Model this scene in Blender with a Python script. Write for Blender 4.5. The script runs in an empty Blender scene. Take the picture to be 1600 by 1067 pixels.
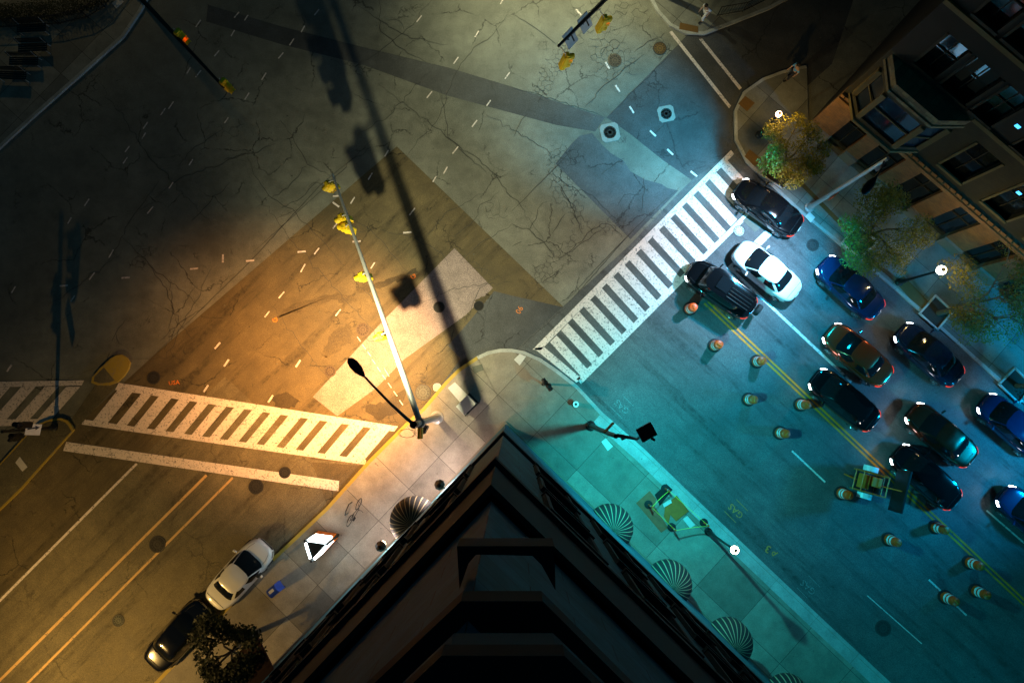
import bpy, bmesh, math, random
from mathutils import Vector, Matrix, noise
random.seed(7)
R=math.radians; PI=math.pi
S=bpy.context.scene; COL=S.collection
# ------------------------------------------------------------------ camera
F=1067.0; H=39.5; TILT=math.atan((615-533.5)/F)
cd=bpy.data.cameras.new('camera'); cam=bpy.data.objects.new('camera',cd); COL.objects.link(cam)
cd.sensor_width=36; cd.lens=36*F/1600; cd.clip_end=400; cd.clip_start=0.1
cam.location=(0,0,H); cam.rotation_euler=(TILT,0,0); S.camera=cam
# ------------------------------------------------------------------ world, exposure
w=bpy.data.worlds.new('World'); S.world=w; w.use_nodes=True
bg=w.node_tree.nodes['Background']; bg.inputs[0].default_value=(0.04,0.6,0.95,1); bg.inputs[1].default_value=0.022
S.view_settings.view_transform='Standard'; S.view_settings.look='None'; S.view_settings.exposure=0.3; S.view_settings.gamma=1
S.cycles.sample_clamp_indirect=3
def G(px,py,z=0.0):
    """where the line of sight through a pixel of the photograph meets the height z"""
    x=(px-800)/F; y=-(py-533.5)/F
    d=(x, y*math.cos(TILT)+math.sin(TILT), y*math.sin(TILT)-math.cos(TILT))
    k=(H-z)/(-d[2]); return Vector((d[0]*k,d[1]*k,z))
# ------------------------------------------------------------------ lamps (fixtures stand below; the tall pole's blue spots are added)
def spot(name,loc,power,col,size=150,blend=.7,rad=.2,aim=None,parent=None):
    l=bpy.data.lights.new(name,'SPOT'); l.energy=power; l.color=col; l.spot_size=R(size); l.spot_blend=blend; l.shadow_soft_size=rad
    o=bpy.data.objects.new(name,l); COL.objects.link(o); o.location=loc
    if aim is not None: o.rotation_euler=(Vector(aim)-Vector(loc)).to_track_quat('-Z','Y').to_euler()
    return o
def point(name,loc,power,col,rad=.1):
    l=bpy.data.lights.new(name,'POINT'); l.energy=power; l.color=col; l.shadow_soft_size=rad
    o=bpy.data.objects.new(name,l); COL.objects.link(o); o.location=loc; return o
WARM=(1.0,.55,.20); PINK=(1.0,.66,.50); TEAL=(.03,.70,.74); BLUE=(.02,.42,.9); SODA=(1,.62,.16)
L1=G(562,580,10.9); L2=G(1010,675,10.4); L3=G(1362,285,9)
spot('lamp_light',L1-Vector((0,0,.25)),29000,(1,.455,.13),82,1.0,.14,(L1.x-4.0,L1.y+.2,0))
spot('lamp_light',L1-Vector((0,0,.25)),8500,(.86,.80,.46),112,1.0,.10,(L1.x+2.6,L1.y+6.2,0))
spot('lamp_light',L2-Vector((.0,0,.3)),10500,(.02,.57,.62),144,1.0,.15,(L2.x+5.5,L2.y-3.0,0))
e_=G(1110,400); spot('lamp_light',L3-Vector((0,0,.25)),5200,PINK,84,1.0,.2,e_)
e_=G(1175,440); spot('lamp_light',L3+Vector((-.3,-.3,-.25)),13500,(.0,.45,.84),84,1.0,.4,e_)  # added blue fill spot sharing the tall pole's fixture, tints the street
e_=G(1010,225); spot('lamp_light',L3+Vector((-.3,-.3,-.25)),24000,(0,.46,.74),50,1.0,.4,e_)  # added narrow spot from the same fixture, makes the blue patch in the junction
# ------------------------------------------------------------------ materials
MT={}
def mat(name): 
    m=bpy.data.materials.new(name); m.use_nodes=True; MT[name]=m; return m,m.node_tree,m.node_tree.nodes['Principled BSDF']
def N(nt,t,**k):
    n=nt.nodes.new(t)
    for a,b in k.items(): setattr(n,a,b)
    return n
def coords(nt,rot=0,loc=(0,0,0),scale=(1,1,1),vt='POINT'):
    g=N(nt,'ShaderNodeNewGeometry'); m=N(nt,'ShaderNodeMapping',vector_type=vt)
    m.inputs['Rotation'].default_value=(0,0,rot); m.inputs['Location'].default_value=loc; m.inputs['Scale'].default_value=scale
    nt.links.new(g.outputs['Position'],m.inputs['Vector']); return m.outputs[0]
def noise_n(nt,v,sc,det=4,rough=.6):
    n=N(nt,'ShaderNodeTexNoise'); n.inputs['Scale'].default_value=sc; n.inputs['Detail'].default_value=det; n.inputs['Roughness'].default_value=rough
    nt.links.new(v,n.inputs['Vector']); return n.outputs['Fac']
def ramp(nt,f,stops,interp='LINEAR'):
    r=N(nt,'ShaderNodeValToRGB'); r.color_ramp.interpolation=interp
    e=r.color_ramp.elements
    while len(e)<len(stops): e.new(.5)
    for i,(p,c) in enumerate(stops):
        e[i].position=p; e[i].color=(c,c,c,1) if isinstance(c,(int,float)) else (*c,1)
    nt.links.new(f,r.inputs[0]); return r.outputs[0]
def mixc(nt,f,a,b,mode='MIX'):
    m=N(nt,'ShaderNodeMix',data_type='RGBA',blend_type=mode)
    for s,v in ((0,f),(6,a),(7,b)):
        if isinstance(v,(int,float)): m.inputs[s].default_value=v
        elif isinstance(v,tuple): m.inputs[s].default_value=(*v,1)
        else: nt.links.new(v,m.inputs[s])
    return m.outputs[2]
def mth(nt,op,a,b=0.,c=0.):
    m=N(nt,'ShaderNodeMath',operation=op)
    for i,v in enumerate((a,b,c)):
        if isinstance(v,(int,float)): m.inputs[i].default_value=v
        else: nt.links.new(v,m.inputs[i])
    return m.outputs[0]
def bump(nt,p,h,st=.3,d=.01):
    b=N(nt,'ShaderNodeBump'); b.inputs['Strength'].default_value=st; b.inputs['Distance'].default_value=d
    nt.links.new(h,b.inputs['Height']); nt.links.new(b.outputs[0],p.inputs['Normal'])
def gc(v): return tuple(v) if isinstance(v,(tuple,list)) else (v,v,v)
def road(name,base,crack=1.0,seed=0,streak=0,var=.35,rough=.8):
    m,nt,p=mat(name); base=gc(base); v=coords(nt,loc=(seed*7.3,seed*3.1,0))
    big=noise_n(nt,v,.18,5,.6); mid=noise_n(nt,v,1.1,6,.7); fine=noise_n(nt,v,28,2,.8); dots=noise_n(nt,v,5.5,2,.5)
    c=mixc(nt,ramp(nt,big,[(.3,0),(.7,1)]),tuple(x*(1-var) for x in base),tuple(x*(1+var) for x in base))
    c=mixc(nt,1.0,c,ramp(nt,mid,[(.25,.68),(.75,1.3)]),'MULTIPLY')
    c=mixc(nt,1.0,c,ramp(nt,fine,[(.3,.42),(.7,1.6)]),'MULTIPLY')
    c=mixc(nt,ramp(nt,dots,[(.22,.85),(.30,0)]),c,tuple(x*.3 for x in base))
    if streak:
        sv=coords(nt,R(streak),scale=(9,.9,1),vt='TEXTURE'); s=noise_n(nt,sv,.8,5,.7); sm=noise_n(nt,v,2.2,5,.75)
        c=mixc(nt,mth(nt,'MULTIPLY',ramp(nt,s,[(.50,0),(.62,.9)]),ramp(nt,sm,[(.38,.15),(.6,1)])),c,tuple(x*.35 for x in base))
    if crack:
        wv=N(nt,'ShaderNodeVectorMath',operation='ADD'); nn=N(nt,'ShaderNodeTexNoise'); nn.inputs['Scale'].default_value=.9; nn.inputs['Detail'].default_value=7; nn.inputs['Roughness'].default_value=.7
        nt.links.new(v,nn.inputs['Vector']); nt.links.new(v,wv.inputs[0]); nt.links.new(nn.outputs['Color'],wv.inputs[1])
        vo=N(nt,'ShaderNodeTexVoronoi',feature='DISTANCE_TO_EDGE'); vo.inputs['Scale'].default_value=.33; nt.links.new(wv.outputs[0],vo.inputs['Vector'])
        wm=ramp(nt,noise_n(nt,v,.35,3),[(.48,0),(.56,1)])
        e=mth(nt,'MULTIPLY',ramp(nt,vo.outputs[0],[(.004,1),(.011,0)]),wm)
        vo2=N(nt,'ShaderNodeTexVoronoi',feature='DISTANCE_TO_EDGE'); vo2.inputs['Scale'].default_value=2.6; nt.links.new(wv.outputs[0],vo2.inputs['Vector'])
        am=ramp(nt,noise_n(nt,v,.3,3),[(.62,0),(.67,1)])
        e2=mth(nt,'MULTIPLY',ramp(nt,vo2.outputs[0],[(.02,1),(.06,0)]),am)
        c=mixc(nt,mth(nt,'MULTIPLY',mth(nt,'MAXIMUM',e,e2),.85*crack),c,tuple(x*.16 for x in base))
    nt.links.new(c,p.inputs['Base Color']); p.inputs['Roughness'].default_value=rough
    nt.links.new(ramp(nt,mid,[(.3,rough-.12),(.7,rough+.1)]),p.inputs['Roughness'])
    bump(nt,p,fine,.5,.01); return m
def slab(name,base,ang,off,size=(2.3,2.3),joint=.012,var=.30):
    m,nt,p=mat(name); base=gc(base); v=coords(nt,R(ang),loc=off)
    bt=N(nt,'ShaderNodeTexBrick'); bt.offset=0; bt.squash=1
    for k,x in (('Scale',1),('Mortar Size',joint),('Mortar Smooth',.1),('Bias',0),('Brick Width',size[0]),('Row Height',size[1])): bt.inputs[k].default_value=x
    bt.inputs['Color1'].default_value=(*[x*(1-var) for x in base],1); bt.inputs['Color2'].default_value=(*[x*(1+var) for x in base],1); bt.inputs['Mortar'].default_value=(*[x*.15 for x in base],1)
    nt.links.new(v,bt.inputs['Vector'])
    mid=noise_n(nt,v,.9,6,.7); fine=noise_n(nt,v,22,3,.7); sp=noise_n(nt,v,3.5,2,.5)
    c=mixc(nt,1.0,bt.outputs['Color'],ramp(nt,mid,[(.25,.62),(.75,1.3)]),'MULTIPLY')
    c=mixc(nt,1.0,c,ramp(nt,fine,[(.3,.78),(.7,1.2)]),'MULTIPLY')
    c=mixc(nt,ramp(nt,sp,[(.2,.7),(.27,0)]),c,tuple(x*.35 for x in base))
    nt.links.new(c,p.inputs['Base Color']); p.inputs['Roughness'].default_value=.75
    bump(nt,p,mixc(nt,.5,fine,bt.outputs['Color']),.4,.01); return m
def paint(name,base,under=.09,wear=.55,ws=1.2):
    m,nt,p=mat(name); v=coords(nt)
    a=noise_n(nt,v,ws,8,.75); b=noise_n(nt,v,9,5,.75); cr=N(nt,'ShaderNodeTexVoronoi',feature='DISTANCE_TO_EDGE'); cr.inputs['Scale'].default_value=1.7
    nz=N(nt,'ShaderNodeTexNoise'); nz.inputs['Scale'].default_value=1.6; nz.inputs['Detail'].default_value=6; nt.links.new(v,nz.inputs['Vector'])
    ad=N(nt,'ShaderNodeVectorMath',operation='ADD'); nt.links.new(v,ad.inputs[0]); nt.links.new(nz.outputs['Color'],ad.inputs[1]); nt.links.new(ad.outputs[0],cr.inputs['Vector'])
    k=mth(nt,'MAXIMUM',ramp(nt,b,[(wear-.22,1),(wear-.14,0)]),mth(nt,'MULTIPLY',ramp(nt,cr.outputs[0],[(.006,1),(.016,0)]),ramp(nt,a,[(.45,0),(.55,1)])))
    c=mixc(nt,ramp(nt,a,[(.3,.0),(.7,.35)]),gc(base),tuple(x*.6 for x in gc(base)))
    c=mixc(nt,k,c,gc(under)); nt.links.new(c,p.inputs['Base Color']); p.inputs['Roughness'].default_value=.7; return m
def plain(name,base,rough=.5,metal=0,var=.15,sc=6,coat=0,spec=None):
    m,nt,p=mat(name); base=gc(base)
    tc=N(nt,'ShaderNodeTexCoord'); n=noise_n(nt,tc.outputs['Object'],sc,4)
    nt.links.new(mixc(nt,n,tuple(x*(1-var) for x in base),tuple(min(1,x*(1+var)) for x in base)),p.inputs['Base Color'])
    p.inputs['Roughness'].default_value=rough; p.inputs['Metallic'].default_value=metal
    if coat: p.inputs['Coat Weight'].default_value=coat; p.inputs['Coat Roughness'].default_value=.04
    if spec is not None: p.inputs['Specular IOR Level'].default_value=spec
    return m
def glow(name,col,st):
    m,nt,p=mat(name); p.inputs['Base Color'].default_value=(*col,1); p.inputs['Emission Color'].default_value=(*col,1); p.inputs['Emission Strength'].default_value=st; return m
road('concrete_road',(.165,.168,.14),1,1); road('brown_asphalt',(.115,.09,.045),1,2,45,.3); road('lane_asphalt',(.155,.13,.075),.7,3,45,.25)
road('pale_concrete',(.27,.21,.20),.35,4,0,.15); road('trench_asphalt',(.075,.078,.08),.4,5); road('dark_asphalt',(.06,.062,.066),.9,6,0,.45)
road('street_asphalt',(.098,.10,.10),.25,8,-43.5,.25); road('patch_asphalt',(.075,.08,.085),1,9,0,.35)
road('soil',(.03,.024,.016),0,10); road('island_concrete',(.10,.088,.05),.5,11); road('crumbled',(.065,.05,.025),0,12,0,.6)
slab('sidewalk_concrete',(.27,.24,.19),43.5,(0.55,.6,0),(3.1,2.45)); slab('far_sidewalk',(.20,.20,.17),41.7,(.3,.1,0),(1.8,1.8)); 
slab('kerb_stone',(.40,.41,.39),43.5,(0,0,0),(3.,30),.006,.08)
paint('yellow_kerb',(.42,.30,.04),.2,.5); paint('white_paint',(.82,.72,.68),.07,.585); paint('yellow_paint',(.98,.24,.015),.07,.52); paint('spray_white',(.22,.25,.25),.07,.62); paint('spray_orange',(.8,.25,.05),.07,.55)
paint('lane_orange',(.72,.45,.18),.1,.5); paint('old_white',(.55,.52,.50),.1,.5)
plain('crack',.045,.95); plain('iron',(.045,.042,.04),.6,.4); plain('rust_iron',(.10,.075,.05),.7,.3,.4,9); plain('black_metal',(.012,.012,.013),.4,.3); plain('dark_steel',(.03,.035,.035),.45,.6)
plain('galvanised',(.5,.5,.48),.45,.5); plain('signal_yellow',(.95,.60,.01),.5); plain('white_metal',(.75,.75,.74),.4); plain('orange_plastic',(.98,.085,.005),.45); plain('white_band',(.85,.85,.85),.35)
plain('rubber',.015,.85); plain('glass_dark',(.008,.01,.012),.06,0,.1); plain('glass_blue',(.008,.02,.04),.1,0,.3,1.2); plain('rim_metal',(.7,.72,.75),.25,.9); plain('chrome',(.8,.8,.8),.12,1)
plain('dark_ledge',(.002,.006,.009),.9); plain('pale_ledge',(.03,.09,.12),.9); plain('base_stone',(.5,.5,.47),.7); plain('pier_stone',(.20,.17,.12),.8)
plain('bark',(.10,.08,.05),.9,0,.3,12); plain('plywood',(.36,.10,.045),.8,0,.35,3); plain('ply_yellow',(.50,.12,.015),.8,0,.35,3); plain('pit_dark',.012,.9)
plain('bin_blue',(.02,.06,.35),.4); plain('maroon',(.022,.004,.003),.9); plain('cover_pale',(.62,.60,.57),.8,0,.2,8); plain('collar',(.27,.27,.25),.85,0,.35,4); plain('cover_grey',(.12,.125,.10),.8,0,.4,7); plain('brown_plate',(.16,.085,.02),.8,0,.3,9)
plain('skin',(.45,.28,.2),.6); plain('cloth_white',(.8,.82,.85),.9); plain('cloth_blue',(.12,.4,.75),.9); plain('cloth_dark',(.02,.022,.03),.9); plain('hair',(.02,.015,.01),.8); plain('tape',(1,.85,.05),.5); plain('trailer_yellow',(.70,.17,.015),.5)
plain('paint_black',(.004,.004,.005),.12,0,.1,4,1); plain('paint_navy',(.008,.02,.05),.22,.3,.1,4,1); plain('paint_white',(.82,.82,.82),.3,0,.03,4,1); plain('paint_olive',(.12,.024,.009),.25,.6,.1,4,1); plain('paint_gold',(.38,.06,.02),.25,.6,.1,4,1); plain('paint_blue',(.004,.03,.10),.15,.3,.1,4,1)
glow('headlight_on',(.93,.97,1),22); glow('headlight_off',(.5,.5,.5),0); glow('tail_on',(1,.05,.02),.9); glow('panel_glow',(.80,.97,1),7); glow('globe_glow',(1,.86,.66),18); glow('globe_orange',(1,.50,.22),16); glow('signal_red',(1,.12,.02),4); glow('lens_warm',(1,.7,.4),12); glow('lens_teal',(.3,1,1),12); glow('window_blue',(.05,.4,.9),2.5)
plain('orange_panel',(.85,.22,.01),.5)
def brickm(name,c1,c2,mo,sx=.24,sy=.08):
    m,nt,p=mat(name); tc=N(nt,'ShaderNodeTexCoord'); mp=N(nt,'ShaderNodeMapping'); nt.links.new(tc.outputs['Object'],mp.inputs[0]); mp.inputs['Rotation'].default_value=(R(90),0,0)
    b=N(nt,'ShaderNodeTexBrick'); b.inputs['Color1'].default_value=(*c1,1); b.inputs['Color2'].default_value=(*c2,1); b.inputs['Mortar'].default_value=(*mo,1); b.inputs['Brick Width'].default_value=sx; b.inputs['Row Height'].default_value=sy; b.inputs['Scale'].default_value=1; b.inputs['Mortar Size'].default_value=.008
    nt.links.new(mp.outputs[0],b.inputs[0]); n=noise_n(nt,tc.outputs['Object'],1.3,6,.7)
    nt.links.new(mixc(nt,1.,b.outputs[0],ramp(nt,n,[(.25,.6),(.75,1.4)]),'MULTIPLY'),p.inputs['Base Color']); p.inputs['Roughness'].default_value=.85; bump(nt,p,n,.5,.03)
brickm('limestone',(.022,.15,.20),(.018,.12,.16),(.008,.04,.055),1.2,.6); brickm('orange_brick',(.30,.14,.035),(.22,.10,.03),(.12,.09,.05)); brickm('tan_brick',(.038,.032,.011),(.028,.024,.009),(.02,.018,.008)); brickm('shaded_brick',(.006,.006,.005),(.005,.005,.004),(.004,.004,.004))
brickm('rubble_stone',(.24,.20,.11),(.12,.10,.06),(.05,.04,.03),.35,.22); plain('trim_stone',(.12,.095,.035),.8,0,.25,2); plain('shaded_trim',(.016,.014,.007),.8)
def leafm(name,a,b):
    m,nt,p=mat(name); oi=N(nt,'ShaderNodeNewGeometry'); n=noise_n(nt,oi.outputs['Position'],1.7,3)
    n2=oi.outputs['Random Per Island']; c=mixc(nt,n2,a,b); nt.links.new(c,p.inputs['Base Color']); p.inputs['Roughness'].default_value=.6
    tr=N(nt,'ShaderNodeBsdfTranslucent'); nt.links.new(c,tr.inputs[0]); mx=N(nt,'ShaderNodeMixShader'); mx.inputs[0].default_value=.35
    nt.links.new(p.outputs[0],mx.inputs[1]); nt.links.new(tr.outputs[0],mx.inputs[2]); nt.links.new(mx.outputs[0],nt.nodes['Material Output'].inputs[0])
leafm('spring_leaf',(.10,.09,.005),(.25,.21,.010)); leafm('dark_leaf',(.012,.02,.008),(.03,.04,.012))
m,nt,p=mat('awning_stripe'); tc=N(nt,'ShaderNodeTexCoord'); sx=N(nt,'ShaderNodeSeparateXYZ'); nt.links.new(tc.outputs['Object'],sx.inputs[0])
an=mth(nt,'ARCTAN2',sx.outputs[1],sx.outputs[0]); st=ramp(nt,mth(nt,'SINE',mth(nt,'MULTIPLY',an,26)),[(.80,0),(.84,1)]); 
nt.links.new(mixc(nt,st,(.016,.02,.022),(.38,.32,.19)),p.inputs['Base Color']); p.inputs['Roughness'].default_value=.8
# ------------------------------------------------------------------ mesh helpers
def rootmat(o):
    m=Matrix.Identity(4)
    while o is not None:
        m=Matrix.LocRotScale(o.location,o.rotation_euler,o.scale)@m; o=o.parent
    return m
def tag(o,label=None,cat=None,group=None,kind=None):
    if label: o['label']=label
    if cat: o['category']=cat
    if group: o['group']=group
    if kind: o['kind']=kind
    return o
class MB:
    def __init__(s): s.v=[]; s.f=[]
    def add(s,vs,fs): b=len(s.v); s.v+= [Vector(x) for x in vs]; s.f+=[tuple(b+i for i in f) for f in fs]; return s
    def box(s,c,d,rot=0,M=None):
        c=Vector(c); x,y,z=[q/2 for q in d]; mm=M or Matrix.Rotation(rot,3,'Z')
        vs=[c+mm@Vector((a*x,b*y,e*z)) for e in (-1,1) for a,b in ((-1,-1),(1,-1),(1,1),(-1,1))]
        return s.add(vs,[(3,2,1,0),(4,5,6,7),(0,1,5,4),(1,2,6,5),(2,3,7,6),(3,0,4,7)])
    def tube(s,pts,r,n=8,r2=None,cap=True):
        pts=[Vector(p) for p in pts]; k=len(pts); rings=[]
        rr=r if isinstance(r,(list,tuple)) else [r+((r2 if r2 is not None else r)-r)*i/max(1,k-1) for i in range(k)]
        for i,p in enumerate(pts):
            t=(pts[min(i+1,k-1)]-pts[max(i-1,0)]).normalized(); u=t.orthogonal().normalized() if i==0 else (u-t*u.dot(t)).normalized(); v=t.cross(u)
            rings+= [p+(u*math.cos(2*PI*j/n)+v*math.sin(2*PI*j/n))*rr[i] for j in range(n)]
        fs=[(i*n+j,i*n+(j+1)%n,(i+1)*n+(j+1)%n,(i+1)*n+j) for i in range(k-1) for j in range(n)]
        if cap: fs+=[tuple(range(n-1,-1,-1)),tuple((k-1)*n+j for j in range(n))]
        return s.add(rings,fs)
    def lathe(s,prof,n=20,c=(0,0,0),M=None,a0=0,a1=2*PI,capb=True):
        c=Vector(c); full=abs(a1-a0-2*PI)<1e-6; m=n if full else n+1; vs=[]
        for r,z in prof:
            for j in range(m):
                a=a0+(a1-a0)*j/n; q=Vector((r*math.cos(a),r*math.sin(a),z)); vs.append(c+(M@q if M else q))
        fs=[]
        for i in range(len(prof)-1):
            for j in range(n):
                j2=(j+1)%m; fs.append((i*m+j,i*m+j2,(i+1)*m+j2,(i+1)*m+j))
        if full and capb:
            fs+=[tuple(range(m-1,-1,-1)),tuple((len(prof)-1)*m+j for j in range(m))]
        return s.add(vs,fs)
    def prism(s,pts,z0,z1):
        n=len(pts); a=sum(pts[i][0]*pts[(i+1)%n][1]-pts[(i+1)%n][0]*pts[i][1] for i in range(n))
        if a<0: pts=pts[::-1]
        vs=[(p[0],p[1],z0) for p in pts]+[(p[0],p[1],z1) for p in pts]
        return s.add(vs,[tuple(range(n-1,-1,-1)),tuple(range(n,2*n))]+[(i,(i+1)%n,n+(i+1)%n,n+i) for i in range(n)])
    def sheet(s,pts,z):
        n=len(pts); a=sum(pts[i][0]*pts[(i+1)%n][1]-pts[(i+1)%n][0]*pts[i][1] for i in range(n))
        if a<0: pts=pts[::-1]
        return s.add([(p[0],p[1],z) for p in pts],[tuple(range(n))])
    def strip(s,pts,wd,z,taper=False):
        pts=[Vector((p[0],p[1],0)) for p in pts]; k=len(pts); vs=[]
        for i,p in enumerate(pts):
            t=(pts[min(i+1,k-1)]-pts[max(i-1,0)]).normalized(); q=Vector((-t.y,t.x,0)); h=wd/2*(1 if not taper else (.35+.65*math.sin(PI*min(1,max(0,(i+.3)/k)))))
            vs+=[(p.x+q.x*h,p.y+q.y*h,z),(p.x-q.x*h,p.y-q.y*h,z)]
        return s.add(vs,[(2*i,2*i+1,2*i+3,2*i+2) for i in range(k-1)])
    def build(s,name,m,parent=None,loc=None,smooth=False,bev=0,sub=0,m2=None):
        if parent is not None: inv=rootmat(parent).inverted()
        elif loc is not None: inv=Matrix.Translation(-Vector(loc))
        else: inv=Matrix.Identity(4)
        me=bpy.data.meshes.new(name); me.from_pydata([inv@v for v in s.v],[],s.f); me.validate(); me.update()
        if m2:
            for k in range(m2[1],len(me.polygons)): me.polygons[k].material_index=1
        bm=bmesh.new(); bm.from_mesh(me); bmesh.ops.recalc_face_normals(bm,faces=bm.faces[:]) if len(bm.faces)<60000 else None
        if smooth: bmesh.ops.remove_doubles(bm,verts=bm.verts[:],dist=1e-5)
        for f in bm.faces: f.smooth=smooth
        if smooth:
            for e in bm.edges:
                if len(e.link_faces)==2 and e.calc_face_angle(0)>R(42): e.smooth=False
        bm.to_mesh(me); bm.free()
        me.materials.append(MT[m] if isinstance(m,str) else m)
        if m2: me.materials.append(MT[m2[0]])
        o=bpy.data.objects.new(name,me); COL.objects.link(o)
        if parent is not None: o.parent=parent
        elif loc is not None: o.location=loc
        if bev:
            b=o.modifiers.new('bevel','BEVEL'); b.width=bev; b.segments=2; b.limit_method='ANGLE'
        return o
def thing(name,label,cat,loc,rz=0,group=None):
    o=bpy.data.objects.new(name,None); COL.objects.link(o); o.location=loc; o.rotation_euler=(0,0,rz); o.empty_display_size=.3
    return tag(o,label,cat,group)
def dup(root,loc,rz,label=None):
    c=root.copy(); COL.objects.link(c); c.location=loc; c.rotation_euler=(0,0,rz)
    if label: c['label']=label
    def rec(a,b):
        for ch in list(a.children):
            d=ch.copy(); COL.objects.link(d); d.parent=b; rec(ch,d)
    rec(root,c); return c
def struct(mb,name,m,**k): return tag(mb.build(name,m,**k),kind='structure')
def gp(l,z=0): return [G(x,y,z) for x,y in l]
def offs(pts,d):
    out=[]
    for i,p in enumerate(pts):
        t=(pts[min(i+1,len(pts)-1)]-pts[max(i-1,0)]).normalized(); out.append(p+Vector((-t.y,t.x,0))*d)
    return out
# ------------------------------------------------------------------ ground and roads
MB_=MB
g=MB(); g.sheet([(-150,-150),(150,-150),(150,150),(-150,150)],0); struct(g,'ground','concrete_road')
def patch(name,l,m,z): g=MB(); g.sheet(gp(l),z); return struct(g,name,m)
patch('road_left_street',[(620,229),(880,479),(900,640),(560,1000),(150,1180),(-200,1180),(-200,900),(120,665),(245,551)],'brown_asphalt',.004)
patch('road_lane_surface',[(352,588),(400,634),(488,718),(580,724),(500,820),(200,1110),(-180,1110),(0,932),(217,722),(250,686)],'lane_asphalt',.008)
patch('road_patch_wedge',[(488,722),(582,728),(512,792)],'brown_asphalt',.012)
patch('road_pale_slab',[(710,388),(770,450),(728,492),(632,561),(587,607),(527,650),(489,620),(595,505)],'pale_concrete',.012)
patch('road_trench',[(325,8),(440,42),(575,76),(700,106),(800,136),(945,184),(930,206),(870,196),(800,177),(700,150),(565,101),(440,70),(322,34)],'trench_asphalt',.005)
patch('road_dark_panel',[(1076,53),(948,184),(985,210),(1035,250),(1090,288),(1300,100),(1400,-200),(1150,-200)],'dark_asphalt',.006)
patch('road_worn_patch',[(893,225),(868,256),(985,374),(1060,298),(1042,294),(1034,288),(1008,281),(985,268),(975,252),(955,240),(940,226),(925,208),(905,213)],'patch_asphalt',.007)
patch('road_right_street',[(1160,228),(1085,278),(1062,300),(985,382),(835,520),(790,560),(900,640),(1500,1250),(2100,1250),(2000,900),(1500,520),(1170,230)],'street_asphalt',.009)
patch('road_worn_patch',[(640,665),(660,636),(690,600),(720,560),(700,540),(735,500),(772,455),(800,462),(880,480),(835,545),(780,560)],'patch_asphalt',.0065)
#patch('road_dark_corner',[(-100,60),(100,150),(250,30),(330,40),(420,80),(330,200),(260,330),(80,420),(-200,480)],'dark_asphalt',.005)
crm=[[(508,540),(520,520),(535,508),(548,508),(552,520),(546,535),(530,548),(512,560),(504,556)],[(556,452),(585,443),(620,432),(652,418),(655,424),(622,440),(592,450),(565,459)],[(455,478),(500,463),(540,458),(560,470),(548,474),(520,470),(480,482),(450,492),(430,498)],[(425,622),(445,612),(470,628),(450,640),(430,638)],[(742,470),(760,458),(766,466),(750,480)],[(570,636),(600,628),(640,602),(625,640),(590,660)]]
g=MB()
for l in crm:
    pts=gp(l); out=[]
    for i,p in enumerate(pts):
        q=pts[(i+1)%len(pts)]
        for k in range(5): out.append(p.lerp(q,k/5)+Vector((random.uniform(-.11,.11),random.uniform(-.11,.11),0)))
    g.sheet(out,.016)
struct(g,'road_broken_patches','crumbled')
# cracks
ck=MB()
def crack(l,wd=.035,jit=.10,z=.018,dens=.28):
    pts=gp(l); out=[]
    for a,b in zip(pts,pts[1:]):
        n=max(2,int((b-a).length/dens))
        for k in range(n): out.append(a.lerp(b,k/n)+Vector((random.gauss(0,jit*.5),random.gauss(0,jit*.5),0))*(0 if k==0 else 1))
    out.append(pts[-1]); ck.strip(out,wd*.72,z,True)
    for q in out:
        if random.random()<.015 and jit>.05:
            a=random.uniform(0,2*PI); br=[q]
            for k in range(random.randint(3,7)): a+=random.gauss(0,.4); br.append(br[-1]+Vector((math.cos(a),math.sin(a),0))*.22)
            ck.strip(br,wd*.55,z,True)
h2=lambda l:[(x/2,y/2) for x,y in l]; q4=lambda l,ox,oy:[(ox+x/4,oy+y/4) for x,y in l]
for l in [[(895,403),(960,515),(1030,550)],[(775,480),(800,555),(850,620),(900,650),(960,700),(1030,780),(1080,830)],[(1375,270),(1390,360),(1400,430),(1450,480),(1520,540)],[(1185,0),(1190,100),(1250,150),(1330,195)],[(1350,0),(1290,80),(1200,150),(1110,210)],[(1599,30),(1540,110),(1480,150),(1440,200),(1370,370),(1300,450),(1260,500)],[(380,740),(480,840),(550,890),(620,950)],[(720,570),(650,640),(600,690)],[(500,560),(400,700),(360,780),(330,820)],[(960,520),(870,610),(850,620)],[(530,870),(540,980),(600,1060)],[(390,1000),(350,1066)],[(480,620),(560,560),(780,480)],[(1560,600),(1500,640),(1480,690),(1420,740)],[(1599,700),(1500,760),(1450,810)],[(1190,720),(1290,740),(1380,790),(1400,830)],[(700,400),(600,470),(560,520)],[(1000,560),(940,620),(880,650)],[(1020,580),(1100,500),(1160,460)],[(150,960),(260,880),(380,790)],[(640,960),(560,1010),(500,1066)],[(860,450),(790,480),(700,500)],[(1450,1010),(1500,900),(1560,860)],[(1300,960),(1420,900),(1599,880)],[(440,800),(520,900),(540,960),(530,1066)],[(1100,870),(1180,950),(1200,1060)]]: crack(h2(l),.04,.12)
for l in [[(0,400),(240,160),(400,0)],[(340,960),(620,660),(880,400),(1050,250)],[(345,985),(740,540)]]: crack(q4(l,800,230),.05,.03)
for l in [[(220,340),(160,390),(150,450),(110,515),(180,580),(240,650),(265,690)],[(0,480),(60,510),(110,515)],[(265,690),(330,680),(450,570),(560,480),(620,490),(690,560)],[(290,700),(420,610),(580,500)],[(290,230),(340,310),(390,400),(420,480),(440,540)],[(250,150),(360,250),(500,300),(600,400),(700,520)],[(300,760),(190,850)],[(825,190),(830,280),(810,400)],[(560,170),(640,110),(700,70)],[(660,370),(700,300),(800,300)],[(0,620),(60,590)],[(250,540),(330,420)]]: crack(q4(l,800,230),.045,.1)
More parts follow.
